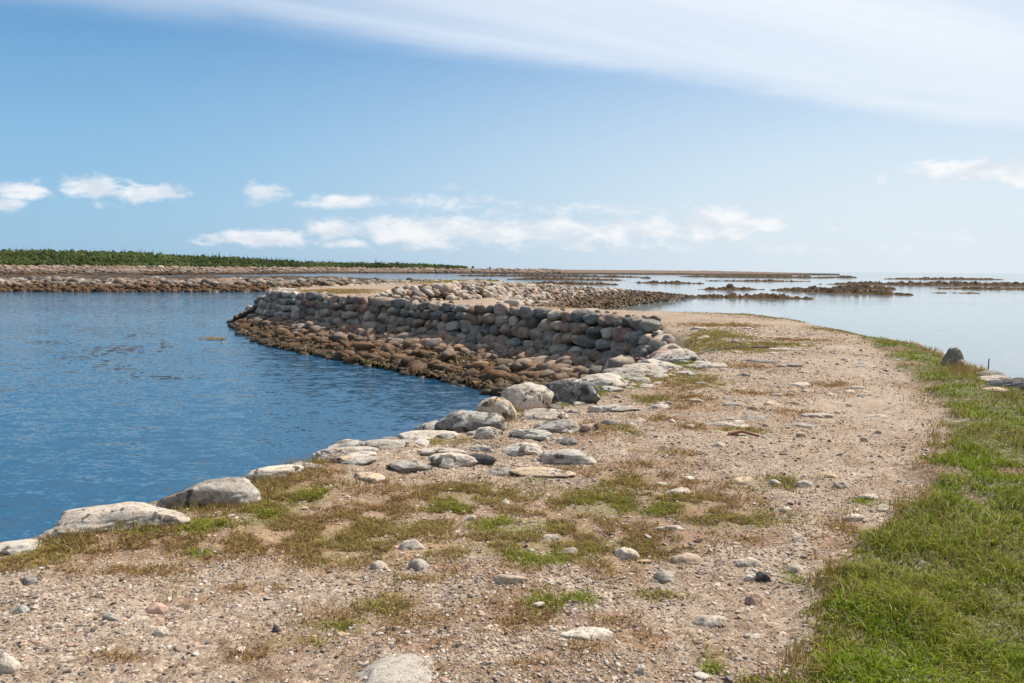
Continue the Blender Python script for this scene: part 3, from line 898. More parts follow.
PATH = [
    (412, 547, 30, 14, .7, 0, PALE1, "pale rounded stone uphill of the grey path stone"),
    (421, 572, 26, 17, .8, 20, GREY1, "blunt grey stone standing proud of the gravel"),
    (378, 570, 24, 10, .7, -10, PALE1, "half-buried pale stone at the edge of an olive turf patch"),
    (585, 641, 62, 12, .45, 4, PALE2, "long whitish stone lying across the path below bright grass"),
    (390, 700, 104, 34, 1.0, 30, GREY1, "big flat grey slab breaking the bottom edge of the picture"),
    (640, 680, 15, 12, .8, 0, PALE2, "small white stone close to the bottom edge"),
    (680, 495, 27, 11, .7, 0, PALE1, "domed pale stone at the end of a long green turf patch"),
    (663, 485, 22, 6, .6, 0, PALE2, "small flat pale stone just above the domed one"),
    (747, 486, 30, 11, .7, 10, TAN, "knobbly cream stone above a brown turf strip"),
    (778, 487, 20, 6, .6, 0, PALE2, "low cream stone right of the knobbly one"),
    (806, 489, 20, 5, .5, 0, PALE1, "thin flat stone in the olive strip, middle of three"),
    (829, 483, 22, 6, .6, -6, TAN, "cream stone at the far end of the olive strip"),
    (787, 512, 15, 8, .7, 20, PALE2, "small chalky stone alone on brown turf"),
    (671, 531, 32, 9, .5, 0, PALE2, "long low white stone with a grey stripe"),
    (628, 557, 28, 15, .8, 0, PALE1, "pale stone with a dark hollow beside brown grass"),
    (688, 561, 36, 15, .7, -5, TAN, "broad cream stone, one of the largest in the path"),
    (669, 578, 27, 14, .7, -8, GREY1, "grey dome stone next to the broad cream stone"),
    (566, 552, 28, 9, .7, 0, GREY1, "sunk grey stone below a turf edge"),
    (551, 537, 20, 7, .7, 0, PALE2, "small sunk white stone by the green and olive turf"),
    (800, 547, 17, 11, .8, 30, PALE2, "white triangular stone on bare gravel"),
    (750, 567, 30, 8, .6, -8, PALE1, "low pale stone above the black one"),
    (751, 579, 15, 6, .7, 0, PALE2, "small white stone touching the black one"),
    (765, 580, 19, 7, .6, -8, DARK, "black flat stone, the darkest one in the path"),
    (759, 605, 25, 21, .8, -25, PINK, "upright angular pinkish cream stone on the bare gravel"),
    (712, 625, 36, 12, .6, 5, PALE1, "flat worn stone with a smooth grey face below the pinkish one"),
    (797, 572, 22, 9, .7, 15, PALE1, "pale stone half buried by the small green tuft"),
    (857, 523, 27, 9, .6, 0, PALE1, "largest pale stone near the grass edge of the path"),
    (886, 517, 19, 7, .7, 0, PALE2, "pale stone closest to the lawn edge among the path stones"),
    (870, 503, 24, 5, .5, 0, PALE2, "flat pale stone beside a small green tuft near the lawn"),
    (843, 492, 17, 5, .6, 0, PALE1, "small flat stone between the olive strip and the lawn"),
    (907, 506, 18, 4, .5, 0, PALE2, "thin white chip at the lawn's edge"),
    (824, 587, 13, 6, .8, 0, TAN, "small cream stone next to the near lawn corner"),
    (868, 561, 10, 5, .7, 0, DARK, "tiny dark stone at the lawn edge"),
    (510, 590, 42, 7, .4, -4, TAN, "long flat sandy ledge stone showing above brown grass"),
    (735, 438, 58, 5, .3, 0, TAN, "longest cream ledge lying across the middle of the path"),
    (728, 429, 50, 4, .3, -2, PALE1, "low pale ledge behind the longest cream ledge"),
    (803, 386, 22, 6, .7, 0, PALE2, "white block far up the path"),
    (810, 392, 13, 5, .7, 0, TAN, "small tan stone in front of the white block"),
    (745, 376, 18, 6, .7, 0, GREY1, "grey stone on the path under the dark ledge"),
    (765, 379, 12, 3, .6, 0, TAN, "small orange-tan stone next to the grey one far up the path"),
    (815, 418, 26, 5, .5, -8, PALE1, "pale angular stone where the path widens"),
    (880, 418, 26, 4, .5, -4, PALE1, "flat pale stone at the worn outer track of the path"),
    (786, 351, 40, 3, .4, 0, PALE1, "broad pale flagstone high up the path"),
    (760, 362, 36, 4, .4, -4, GREY2, "grey ledge with a dark lower edge near the bend"),
    (792, 366, 30, 4, .4, 0, GREY1, "flat dark-edged stone right of the grey ledge"),
    (25, 580, 36, 11, .6, 5, GREY2, "low grey-blue rock under the bank grass"),
    (18, 614, 28, 9, .6, 0, GREEN, "greenish white stone at the frame's edge"),
    (4, 678, 26, 32, .9, 0, PALE2, "white-flecked boulder cut by the frame at the bottom corner"),
    (110, 625, 22, 8, .6, 0, GREY1, "flat grey stone in the sandy hollow"),
    (152, 614, 28, 7, .6, 0, PINK, "flat pinkish stone in the sandy hollow"),
    (275, 635, 10, 6, .8, 0, DARK, "little black stone by the olive turf strip"),
    (160, 640, 18, 5, .6, 0, PALE1, "flat pale chip beyond the sandy hollow"),
    (505, 500, 10, 4, .7, 0, PALE2, "small white stone among olive turf tufts"),
    (470, 514, 14, 5, .7, 10, PALE2, "white stone between two brown turf patches"),
    (585, 463, 30, 6, .5, 0, PALE1, "low pale stone below the long tilted slab"),
    (722, 449, 16, 5, .6, 0, PALE2, "white chip beneath the reddish stick"),
    (640, 424, 14, 4, .6, 0, PALE1, "small pale stone between the brown tufts"),
    (700, 330, 20, 5, .6, 0, PALE2, "white stone beyond the wall's end"),
    (706, 337, 16, 4, .7, 0, PINK, "pinkish block among green weeds beyond the wall's end"),
    (735, 344, 14, 5, .7, 0, GREY2, "dark bluish stone beside the long dark ledge"),
]


def hz(x, y):
    return float(height(np.array([[x, y]], float))[0])


def hand_stone(name, row, sub, mat, seed, cat, dip, sink=0.45, point=0.0, **kw):
    px, py, w, h, dep, turn, col_, label = row
    p = at(px, py)
    d = p[1]
    W = w * d / FPX * (1.12 if cat == 'boulder' and px < 470 else 1.0)
    D = W * dep
    # the seen height covers the front face and part of the top
    eld = math.atan2(EYE, d)
    H = max(0.05, (h * d / FPX - D * math.sin(eld) * 0.55) / math.cos(eld))
    H = min(H, 0.8 * W) * (0.72 if cat == 'stone' else 1.0 if cat == 'rock' or px in (470, 525, 571, 496) else 0.84)
    Hf = H / (1 - sink)
    v, f = stone_shape(seed, sub, **kw)
    v = v / np.maximum(v.max(0) - v.min(0), 1e-6)
    v[:, :2] *= (1 - point * np.clip(v[:, 2:3] + .35, 0, 1))
    me = make_mesh(name, v * (W, D, Hf), [f])
    me.materials.append(mat)
    o = link(name, me)
    cx, cy = p[0], p[1] + D * 0.4
    z = hz(cx, cy)
    place(o, (cx, cy, z + Hf * (0.5 - sink)), R(turn), R(dip) * 0.5, R(-dip))
    setcol(o, col_)
    return tag(o, label, cat)


# boulders of the near bank
for i, row in enumerate(BANK):
    px, py, w, h, dep, turn, dip, c, lab = row
    hand_stone("bank_boulder", (px, py, w, h, dep, turn, c, lab), 4, M_BOULDER, 300 + i, "boulder", dip, 0.42, rough=0.30, cuts=9, boxy=0.15, fine=0.05, k=20.0)
for i, row in enumerate(PATH):
    hand_stone("path_stone", row, 3, M_STONE, 500 + i, "stone", 0, 0.66, rough=0.4, cuts=10, boxy=0.2, fine=0.07, k=20.0)

_r = np.random.default_rng(3)
_k = 0
while _k < 70:
    px, py = _r.uniform(610, 900), 322 + 130 * _r.random() ** 1.5
    q_ = at(px, py)[None, :2]
    if poly_sd(q_, POLY)[0][0] < .9 or grass_mask(q_)[0] > .2:
        continue
    w = (8 + 20 * _r.random() ** 1.5) * (0.45 + 0.6 * (py - 320) / 130)
    hand_stone("flat_stone", (px, py, w, w * .2, .65, _r.uniform(-30, 30), [PALE1, PALE2, GREY1, TAN][_k % 4], "small flat stone worn almost level with the gravel of the upper path"),
               2, M_STONE, 900 + _k, "stone", 0, 0.6, rough=0.4, cuts=10, boxy=0.2, fine=0.07, k=20.0)["group"] = "flat stones worn level with the upper path"
    _k += 1

# cobbles wedged between the boulders of the bank
_line = np.array([P(*p) for p in [(300, 458), (345, 446), (430, 427), (480, 416), (540, 405), (600, 384), (650, 369), (690, 358)]])
_seg = np.r_[0, np.cumsum(np.hypot(*np.diff(_line, axis=0).T))]
for _i in range(64):
    t_ = _seg[-1] * _r.random()
    c_ = np.array([np.interp(t_, _seg, _line[:, 0]), np.interp(t_, _seg, _line[:, 1])])
    c_ = c_ + np.array([.55, -.8]) * abs(_r.normal(0, .42)) + _r.normal(0, .12, 2)
    px, py = to_px(np.array([[c_[0], c_[1], 0.0]]))[0]
    w = _r.lognormal(math.log(.26), .4) * FPX / c_[1]
    hand_stone("cobble", (px, py, w, w * .3, .7, _r.uniform(-40, 40), [PALE1, GREY1, PALE2, GREY2, GREY1, TAN][_i % 6], "small cobble wedged among the larger boulders of the stony bank"),
               3, M_BOULDER, 1200 + _i, "stone", 0, 0.5, rough=0.35, cuts=9, boxy=0.2, fine=0.06, k=20.0)["group"] = "cobbles among the bank boulders"

# rocks on the outer shore beyond the grass
SHORE = [(956, 366, 28, 22, .7, 10, (0.22, 0.20, 0.17), "pointed grey boulder with a tan neighbour rising out of dry grass"),
         (963, 366, 15, 14, .7, -30, TAN, "tan broken stone leaning on the pointed grey boulder"),
         (994, 373, 30, 10, .6, -6, GREY2, "flat grey rock beside the thin stake"),
         (1000, 380, 34, 9, .6, -10, PALE1, "pale slab under the flat grey rock at the sea edge"),
         (1012, 391, 44, 12, .5, -4, (0.10, 0.10, 0.11), "low blackish slab at the frame's edge above the lawn"),
         (1026, 389, 34, 18, .7, 10, (0.07, 0.07, 0.075), "black humped rock cut by the frame's edge"),
         (1000, 396, 30, 6, .6, 0, TAN, "small buried tan stone between lawn and black slab")]
for i, row in enumerate(SHORE):
    hand_stone("shore_rock", row, 4, M_STONE, 700 + i, "rock", 3, 0.3, 0.6 if i == 0 else 0.0, rough=0.35, cuts=9, boxy=0.1, fine=0.05, k=20.0)


def perched():
    p = far(729, 180)
    v, f = stone_shape(911, 3)
    me = make_mesh("reef_boulder", v * (0.95, 0.8, 0.65), [f])
    o = link("reef_boulder", me, M_STONE)
    o.location = (p[0], p[1], SEA + 0.85)
    setcol(o, (0.2, 0.17, 0.15))
    tag(o, "single grey boulder perched on the small brown reef", "boulder")


perched()


# ------------------------------------------------------------------ the dry stone wall along the pond
def polyline(pts, step):
    pts = np.array(pts, float)
    seg = np.r_[0, np.cumsum(np.hypot(*np.diff(pts, axis=0).T))]
    t = np.arange(0, seg[-1], step)
    c = np.c_[np.interp(t, seg, pts[:, 0]), np.interp(t, seg, pts[:, 1])]
    e = np.c_[np.interp(t + .3, seg, pts[:, 0]), np.interp(t + .3, seg, pts[:, 1])] - np.c_[np.interp(t - .3, seg, pts[:, 0]), np.interp(t - .3, seg, pts[:, 1])]
    ang = np.arctan2(e[:, 1], e[:, 0])
    return t, c, ang, seg[-1]


WALL = [P(660, 326)] + [P(*p) for p in WALL_PX[1:]] + [P(276, 289.5)]
wall_pts = np.array(WALL)


def build_wall():
    root = bpy.data.objects.new("dry_stone_wall", None)
    root.location = (*wall_pts[len(wall_pts) // 2], -1.5)
    col.objects.link(root)
    tag(root, "dry stone sea wall of rounded grey boulders curving along the pond", "wall")
    bpy.context.view_layer.update()
    _, _, _, L = polyline(wall_pts, 1)
    seg = np.r_[0, np.cumsum(np.hypot(*np.diff(wall_pts, axis=0).T))]
    inv = np.array(root.location)
    items = []
    z = -1.62
    ncourse = 4
    for k in range(ncourse):
        hk = [0.50, 0.48, 0.45, 0.42][k]
        s = RNG.uniform(0, .4)
        while s < L - 0.2:
            w = float(RNG.choice([RNG.uniform(.36, .55), RNG.uniform(.55, .9), RNG.uniform(.8, 1.2)], p=[.25, .5, .25]))
            sc = s + w / 2
            c = np.array([np.interp(sc, seg, wall_pts[:, 0]), np.interp(sc, seg, wall_pts[:, 1])])
            e = np.array([np.interp(sc + .4, seg, wall_pts[:, 0]), np.interp(sc + .4, seg, wall_pts[:, 1])]) - np.array([np.interp(sc - .4, seg, wall_pts[:, 0]), np.interp(sc - .4, seg, wall_pts[:, 1])])
            ang = math.atan2(e[1], e[0])
            nrm = np.array([math.sin(ang), -math.cos(ang)])           # to the right of travel: check sign below
            out = -nrm if NSIGN < 0 else nrm
            t = sc / L
            batter = (0.06 + 0.10 * (ncourse - 1 - k)) * (1 + 1.3 * sstep(np.array([t]), .68, .95)[0])
            hh = hk * RNG.uniform(.85, 1.35) * (1.12 if w > .7 else 1.0)
            pos = c + out * (batter + RNG.uniform(-.05, .07))
            pal = GREYS if t < .7 else (PALE if RNG.random() < .65 else GREYS)
            rz, ry = ang + RNG.normal(0, .1), RNG.normal(0, .12)
            items.append((*pos, z + hk / 2 + RNG.normal(0, .03), w * 1.07, RNG.uniform(.65, .95), hh * 1.02, rz, RNG.normal(0, .1), ry, *pick(pal)))
            s += w * 0.97
        z += hk * 0.93
    items = np.array(items)
    dist = np.hypot(items[:, 0], items[:, 1])
    size = items[:, 3] * items[:, 5] / dist ** 2
    order = np.argsort(-size)
    big, rest = order[:100], order[100:]
    for n, i in enumerate(big):
        it = items[i]
        me = lib("wall_stone", n % 14, 3, M_WALLST, rough=0.34, cuts=9, boxy=0.3, fine=0.05)
        o = link("stone", me, None, root)
        place(o, it[:3] - inv, it[6], it[7], it[8], it[3:6] * 1.02)
        setcol(o, it[9:12])
    r = items[rest].copy()
    # small stones wedged into the joints, behind the face
    fill = []
    for _ in range(700):
        i = RNG.integers(len(items))
        it = items[i]
        s_ = RNG.uniform(.14, .26)
        back = 0.26
        a = it[6]
        n2 = np.array([math.sin(a), -math.cos(a)]) * (-1 if NSIGN < 0 else 1)
        fill.append((*(it[:2] - n2 * back + RNG.normal(0, .25, 2) * .6), it[2] + RNG.choice([-.2, .2]), s_ * 1.3, s_, s_, RNG.uniform(0, 6), 0, 0, *(pick(GREYS) * .8)))  # colour darkened to put shade into the joints
    r = np.concatenate([r, np.array(fill)])
    r[:, :3] -= inv
    r[:, 3:6] *= 1.01
    me = merged("wall_stones", r, 2, M_MASS, 14, 77, rough=0.34, cuts=9, boxy=0.3)
    o = link("small_wall_stones", me, M_MASS, root)
    o["kind"] = "stuff"
    return items


# which side of the wall line is the pond (towards the camera's left)
_a = wall_pts[4]
_b = wall_pts[5]
_ang = math.atan2(_b[1] - _a[1], _b[0] - _a[0])
_n = np.array([math.sin(_ang), -math.cos(_ang)])
NSIGN = 1 if not inside(np.array([(_a + _b) / 2 + _n * 0.5]), POLY)[0] else -1
wall_items = build_wall()


# ------------------------------------------------------------------ loose rubble between wall and water
def rubble_z(xy):
    sd, idx = poly_sd(xy, POLY)
    return height(xy, False), sd, KARR[idx]


def build_rubble():
    # candidate points around the wall line
    _, c, ang, L = polyline(wall_pts, 0.01)
    n = 5200
    i = RNG.integers(0, len(c), n)
    off = RNG.uniform(0.25, 5.2, n)
    nr = np.c_[np.sin(ang[i]), -np.cos(ang[i])] * NSIGN
    xy = c[i] + nr * off[:, None] + RNG.normal(0, .15, (n, 2))
    # the head of the inlet, between wall end and near bank
    m = 900
    e = np.c_[RNG.uniform(-1.0, 5.0, m), RNG.uniform(14, 30, m)]
    xy = np.r_[xy, e]
    z, sd, k = rubble_z(xy)
    keep = (sd < -0.15) & (z > SEA - 0.25) & (z < -0.45) & (xy[:, 1] > 12)
    keep &= (k == 1) | (xy[:, 1] > 17.5)
    xy, z = xy[keep], z[keep]
    items = []
    for (x, y), zz in zip(xy, z):
        s = float(np.clip(RNG.lognormal(math.log(.31), .42), .14, .9))
        items.append((x, y, zz + s * .24, s * RNG.uniform(1.0, 1.4), s * RNG.uniform(.8, 1.1), s * RNG.uniform(.65, .95), RNG.uniform(0, 6.28), RNG.normal(0, .25), RNG.normal(0, .25),
                      *pick(WARM if RNG.random() < .7 else GREYS)))
    # a few big ones seen in the photograph
    for px, py, w, h, c_ in [(478, 358, 26, 10, TAN), (545, 366, 20, 14, (0.3, 0.2, 0.15)), (568, 370, 16, 10, TAN), (415, 338, 12, 7, PINK), (350, 330, 12, 7, (.35, .2, .14)),
                             (590, 362, 18, 8, PALE1), (365, 336, 12, 8, (.33, .2, .15)), (510, 345, 18, 8, GREY1)]:
        p = at(px, py, -1.75)
        W = w * p[1] / FPX
        items.append((p[0], p[1], hz(p[0], p[1]) + .15, W, W * .7, h * p[1] / FPX * 1.3, RNG.uniform(-.3, .3), 0, 0, *c_))
    items = np.array(items)
    d = np.hypot(items[:, 0], items[:, 1])
    order = np.argsort(-(items[:, 3] * items[:, 5] / d ** 2) * np.where(items[:, 2] > SEA + .05, 1, .1))
    lab = "rounded brown or grey stone lying loose on the tidal slope under the sea wall"
    for q, i in enumerate(order[:300]):
        it = items[i]
        me = lib("rubble_stone", q % 12, 2, M_STONE, rough=0.3, cuts=8, boxy=0.3)
        o = link("rubble_stone", me)
        place(o, it[:3], it[6], it[7], it[8], it[3:6])
        setcol(o, it[9:12])
        tag(o, lab, "stone", "loose stones on the slope under the sea wall")
    me = merged("small_rubble", items[order[300:]], 2, M_MASS, 12, 5, rough=0.3, cuts=8, boxy=0.3)
    tag(link("small_rubble", me, M_MASS), kind='stuff')


build_rubble()


def weed_mesh(name, pts, size, pal, seed, lift=1.0):
    """short ribbons of rockweed lying every way over the stones"""
    rs = np.random.default_rng(seed)
    V, F, C = [], [], []
    for n, (x, y, z) in enumerate(pts):
        a = rs.uniform(0, 6.28)
        s = size * rs.uniform(.5, 1.4)
        w = s * rs.uniform(.18, .4)
        u, v = np.array([math.cos(a), math.sin(a)]), np.array([-math.sin(a), math.cos(a)])
        b = len(V)
        for t, hh in ((-.5, -.02 * lift), (0, rs.uniform(.1, .35) * s * lift), (.5, -.03 * lift)):
            for sg in (-1, 1):
                q = np.array([x, y]) + u * t * s + v * sg * w * (1 - abs(t)) * .9
                V.append((q[0], q[1], z + hh + rs.normal(0, .015) * lift))
        F += [(b, b + 1, b + 3, b + 2), (b + 2, b + 3, b + 5, b + 4)]
        c = np.array(pal[rs.integers(len(pal))]) * rs.uniform(.7, 1.3)
        C += [c] * 6
    me = make_mesh(name, np.array(V), [np.array(F)])
    vcol(me, "tint", np.array(C))
    return me


WEEDPAL = [(0.055, 0.035, 0.010), (0.09, 0.055, 0.014), (0.035, 0.022, 0.009), (0.13, 0.08, 0.016), (0.028, 0.02, 0.01), (0.06, 0.05, 0.014), (0.08, 0.038, 0.014)]
BROWNWEED = [(0.10, 0.058, 0.026), (0.065, 0.04, 0.02), (0.14, 0.085, 0.038), (0.05, 0.032, 0.018)]


def build_weed():
    _, c, ang, L = polyline(wall_pts, 0.01)
    n = 40000
    i = RNG.integers(0, len(c), n)
    off = RNG.uniform(1.5, 6, n)
    nr = np.c_[np.sin(ang[i]), -np.cos(ang[i])] * NSIGN
    xy = c[i] + nr * off[:, None] + RNG.normal(0, .2, (n, 2))
    z, sd, k = rubble_z(xy)
    lim = -2.12 + (fbm(xy * .8, 3, 60) - .5) * .9
    keep = (sd < -0.5) & (z > SEA - 0.2) & (z < lim)
    pts = np.c_[xy[keep], np.maximum(z[keep], SEA - .02) + RNG.uniform(.04, .2, keep.sum())]
    tag(link("rockweed", weed_mesh("rockweed", pts, .20, WEEDPAL, 3), M_WEED), kind='stuff')
    # weed floating on the pond
    pts = []
    for px, py, rx, ry, m in [(130, 349, 26, 4, 50), (128, 336, 8, 2, 16), (95, 352, 18, 4, 28), (60, 342, 14, 3, 16), (160, 345, 12, 4, 16), (75, 357, 20, 3, 18), (150, 375, 30, 4, 14), (40, 343, 10, 3, 10), (180, 378, 20, 3, 10),
                             (110, 365, 40, 4, 22), (150, 335, 20, 3, 10)]:
        for _ in range(m):
            p = at(px + RNG.normal(0, rx * .55), py + RNG.normal(0, ry * .55), SEA)
            pts.append((p[0], p[1], SEA + .012))
    tag(link("floating_seaweed", weed_mesh("floating_seaweed", pts, .30, [(0.075, 0.06, 0.045), (0.055, 0.055, 0.055)], 4, .03), M_WEED), kind='stuff')
    pts = []
    for _ in range(60):
        p = at(216 + RNG.normal(0, 5), 338.5 + RNG.normal(0, .7), SEA)
        pts.append((p[0], p[1], SEA + .02))
    tag(link("seaweed_raft", weed_mesh("seaweed_raft", pts, .4, [(0.22, 0.13, 0.03), (0.16, 0.10, 0.03)], 6, .15), M_WEED),
        "small yellow-brown seaweed raft floating off the tip of the causeway", "seaweed")


build_weed()


# ------------------------------------------------------------------ the rubble breakwater beyond the path
BW = [(383, 43.5, .30), (400, 43, .75), (440, 44, .88), (470, 49, .98), (497, 56, .80), (530, 70, .45), (560, 82, .15), (620, 100, -.62), (660, 112, -1.35), (694, 126, -2.25)]


def bw_profile(f):
    px, d, z = np.array(BW).T
    t = np.linspace(0, 1, len(px))
    pts = np.array([far(a, b)[:2] for a, b in zip(px, d)])
    seg = np.r_[0, np.cumsum(np.hypot(*np.diff(pts, axis=0).T))]
    s = f * seg[-1]
    return np.c_[np.interp(s, seg, pts[:, 0]), np.interp(s, seg, pts[:, 1])], np.interp(s, seg, z), seg[-1]


def build_breakwater():
    root = bpy.data.objects.new("rubble_breakwater", None)
    c0, _, L = bw_profile(np.array([0.0]))
    root.location = (c0[0, 0], c0[0, 1], 0)
    col.objects.link(root)
    tag(root, "sunlit heap of pale rubble stones forming a breakwater behind the path, brown weed below", "breakwater")
    n = 3400
    f = RNG.uniform(0, 1, n) ** 1.25
    c, ztop, L = bw_profile(f)
    c2, _, _ = bw_profile(np.minimum(f + .01, 1.0))
    c1, _, _ = bw_profile(np.maximum(f - .01, 0.0))
    e = c2 - c1
    ang = np.arctan2(e[:, 1], e[:, 0])
    nr = np.c_[np.sin(ang), -np.cos(ang)]                  # towards the camera side
    off = RNG.uniform(-1.2, 5.0, n)
    base = np.where(f > .20, SEA - .1, -0.05 - np.maximum(0, f - .12) * 20)
    z = ztop - np.maximum(0, off - .35) * 0.72 - np.maximum(0, -off - .3) * .8
    keep = z > base
    items = []
    for (x, y), zz, nn, oo, ff in zip(c[keep], z[keep], nr[keep], off[keep], f[keep]):
        s = float(np.clip(RNG.lognormal(math.log(.42), .35), .2, .95))
        pal = PALE if RNG.random() < .5 else WARM
        items.append((x + nn[0] * oo, y + nn[1] * oo, zz - s * .3, s * RNG.uniform(1., 1.4), s * RNG.uniform(.8, 1.1), s * RNG.uniform(.6, .9), RNG.uniform(0, 6.28), RNG.normal(0, .3), RNG.normal(0, .3), *pick(pal)))
    p = at(415, 301.5)
    items.append((p[0], p[1] + .4, .28, .85, .7, .75, .3, 0, 0, .13, .125, .12))
    items = np.array(items)
    d = np.hypot(items[:, 0], items[:, 1])
    order = np.argsort(-(items[:, 3] * items[:, 5] / d ** 2))
    inv = np.array(root.location)
    for q, i in enumerate(order[:100]):
        it = items[i]
        o = link("stone", lib("breakwater_stone", q % 10, 2, M_BREAK, rough=0.3, cuts=9, boxy=0.3), None, root)
        place(o, it[:3] - inv, it[6], it[7], it[8], it[3:6])
        setcol(o, it[9:12])
    r = items[order[100:]].copy()
    r[:, :3] -= inv
    o = link("smaller_rubble", merged("smaller_rubble", r, 1, M_MASS, 12, 15, rough=0.3, cuts=9, boxy=0.3), M_BREAKMASS, root)
    o["kind"] = "stuff"
    # its core, so that no light comes through
    fs = np.linspace(0, 1, 60)
    c, zt, L = bw_profile(fs)
    c2, _, _ = bw_profile(np.minimum(fs + .01, 1))
    c1, _, _ = bw_profile(np.maximum(fs - .01, 0))
    e = c2 - c1
    e /= np.linalg.norm(e, axis=1)[:, None]
    nr = np.c_[e[:, 1], -e[:, 0]]
    offs = np.array([-5, -2.5, -.4, .2, 1.5, 3.5, 6.5])
    V = []
    for cc, nn, zz, ff in zip(c, nr, zt, fs):
        for of in offs * min(1.0, max(.14, (ff - .1) / .25)):
            V.append((*(cc + nn * of - inv[:2]), zz - .35 - max(0, abs(of - 0) - .35) * .75))
    m = len(offs)
    idx = np.arange(60 * m).reshape(60, m)
    q = np.stack([idx[:-1, :-1], idx[:-1, 1:], idx[1:, 1:], idx[1:, :-1]], -1).reshape(-1, 4)
    me = make_mesh("core", np.array(V), [q])
    vcol(me, "tint", np.broadcast_to(np.array((.16, .12, .09)), (len(V), 3)))
    link("core", me, M_BREAKMASS, root)
    # weed on its lower slope
    pts = []
    for _ in range(3500):
        ff = RNG.uniform(.2, 1)
        cc, zt, _ = bw_profile(np.array([ff]))
        c2, _, _ = bw_profile(np.array([min(ff + .01, 1)]))
        ee = c2[0] - cc[0] if ff < .99 else np.array([1, 1.0])
        ee = ee / np.linalg.norm(ee)
        nn = np.array([ee[1], -ee[0]])
        of = RNG.uniform(.5, 5.5)
        zz = zt[0] - max(0, of - .35) * .72
        if SEA - .1 < zz < -.6 - RNG.uniform(0, .9):
            pts.append((*(cc[0] + nn * of - inv[:2]), zz + RNG.uniform(-.1, .15)))
    o = link("rockweed", weed_mesh("rockweed", pts, .34, BROWNWEED, 9), M_WEED, root)
    o["kind"] = "stuff"


build_breakwater()


# ------------------------------------------------------------------ the boulder bank across the pond, and stones on the far tip and bank slopes
def build_far_bank():
    n = 6500
    px = RNG.uniform(-330, 490, n)
    d0 = np.interp(px, [-330, 0, 130, 270, 400, 490], [128, 130, 133, 140, 152, 165])
    off = RNG.uniform(0, 11, n)
    top = np.interp(px, [-330, 0, 250, 490], [-.75, -.7, -.55, -.8])
    wob = (fbm(np.c_[px * .05, px * 0], 3, 4) - .5) * 1.0
    z = SEA - .1 + np.minimum(off * .45, top + wob - SEA)
    z -= np.maximum(0, off - 8) * .5
    it = []
    for i in range(n):
        s = float(np.clip(RNG.lognormal(math.log(1.0), .4), .45, 2.2))
        p = far(px[i], d0[i] + off[i])
        pal = PALE if RNG.random() < .15 else (WARM if RNG.random() < .6 else GREYS)
        it.append((p[0], p[1], z[i] - s * .15, s * RNG.uniform(1, 1.5), s * RNG.uniform(.8, 1.1), s * RNG.uniform(.55, .85), RNG.uniform(0, 6.28), RNG.normal(0, .3), RNG.normal(0, .3), *(pick(pal, .35) * .72)))
    me = merged("boulder_bank_stones", it, 1, M_MASS, 10, 33, rough=.3, cuts=8, boxy=.3)
    tag(link("far_boulder_rubble", me, M_FARMASS), kind='stuff')
    xs = np.linspace(-340, 500, 120)
    V = []
    for p_ in xs:
        d = float(np.interp(p_, [-330, 0, 130, 270, 400, 490], [128, 130, 133, 140, 152, 165]))
        tp = float(np.interp(p_, [-330, 0, 250, 490], [-.75, -.7, -.55, -.8]))
        for of, zz in ((-1.5, SEA - .8), (1.5, SEA + .2), (4, tp - .5), (8, tp - .4), (14, SEA - .6)):
            q = far(p_, d + of)
            V.append((q[0], q[1], zz))
    idx = np.arange(120 * 5).reshape(120, 5)
    q = np.stack([idx[:-1, :-1], idx[1:, :-1], idx[1:, 1:], idx[:-1, 1:]], -1).reshape(-1, 4)
    me = make_mesh("far_bank_ground", np.array(V), [q])
    vcol(me, "tint", np.broadcast_to(np.array((.17, .125, .09)), (len(V), 3)) * .6)
    tag(link("far_bank_terrain", me, M_FARMASS), kind='structure')


build_far_bank()


def build_edge_rubble():
    """stones packing the causeway's other slopes and its far tip"""
    it = []
    n = 9000
    e = RNG.integers(0, len(POLY), n)
    a, b = POLY[e], POLY[(e + 1) % len(POLY)]
    ln = np.hypot(*(b - a).T)
    pr = ln / ln.sum()
    e = RNG.choice(len(POLY), n, p=pr / pr.sum() if len(pr) == len(POLY) else None) if False else e
    LN = np.hypot(*(np.roll(POLY, -1, 0) - POLY).T)
    e = RNG.choice(len(POLY), n, p=LN / LN.sum())
    a, b = POLY[e], POLY[(e + 1) % len(POLY)]
    t = RNG.uniform(0, 1, n)[:, None]
    c = a + (b - a) * t + RNG.normal(0, .9, (n, 2))
    z, sd, k = rubble_z(c)
    dist = np.hypot(*c.T)
    for (x, y), zz, s_, kk, dd in zip(c, z, sd, k, dist):
        if zz < SEA - .3 or y < 0.5:
            continue
        if kk == 1 and not (s_ > 0 and s_ < .9 and y > 40):
            continue
        if kk in (0, 3) and s_ > -0.15:
            continue
        if kk == 2 and (s_ > .4 or (y < 46 and s_ > -.4)):
            continue
        s = float(np.clip(RNG.lognormal(math.log(.42), .35), .2, .9))
        it.append((x, y, zz - s * .1, s * 1.25, s, s * .7, RNG.uniform(0, 6.28), RNG.normal(0, .25), RNG.normal(0, .25), *pick(PALE if RNG.random() < .5 else WARM)))
    me = merged("edge_rubble", it, 2, M_MASS, 10, 44, rough=.3, cuts=8, boxy=.3)
    tag(link("edge_rubble", me, M_MASS), kind='stuff')


build_edge_rubble()


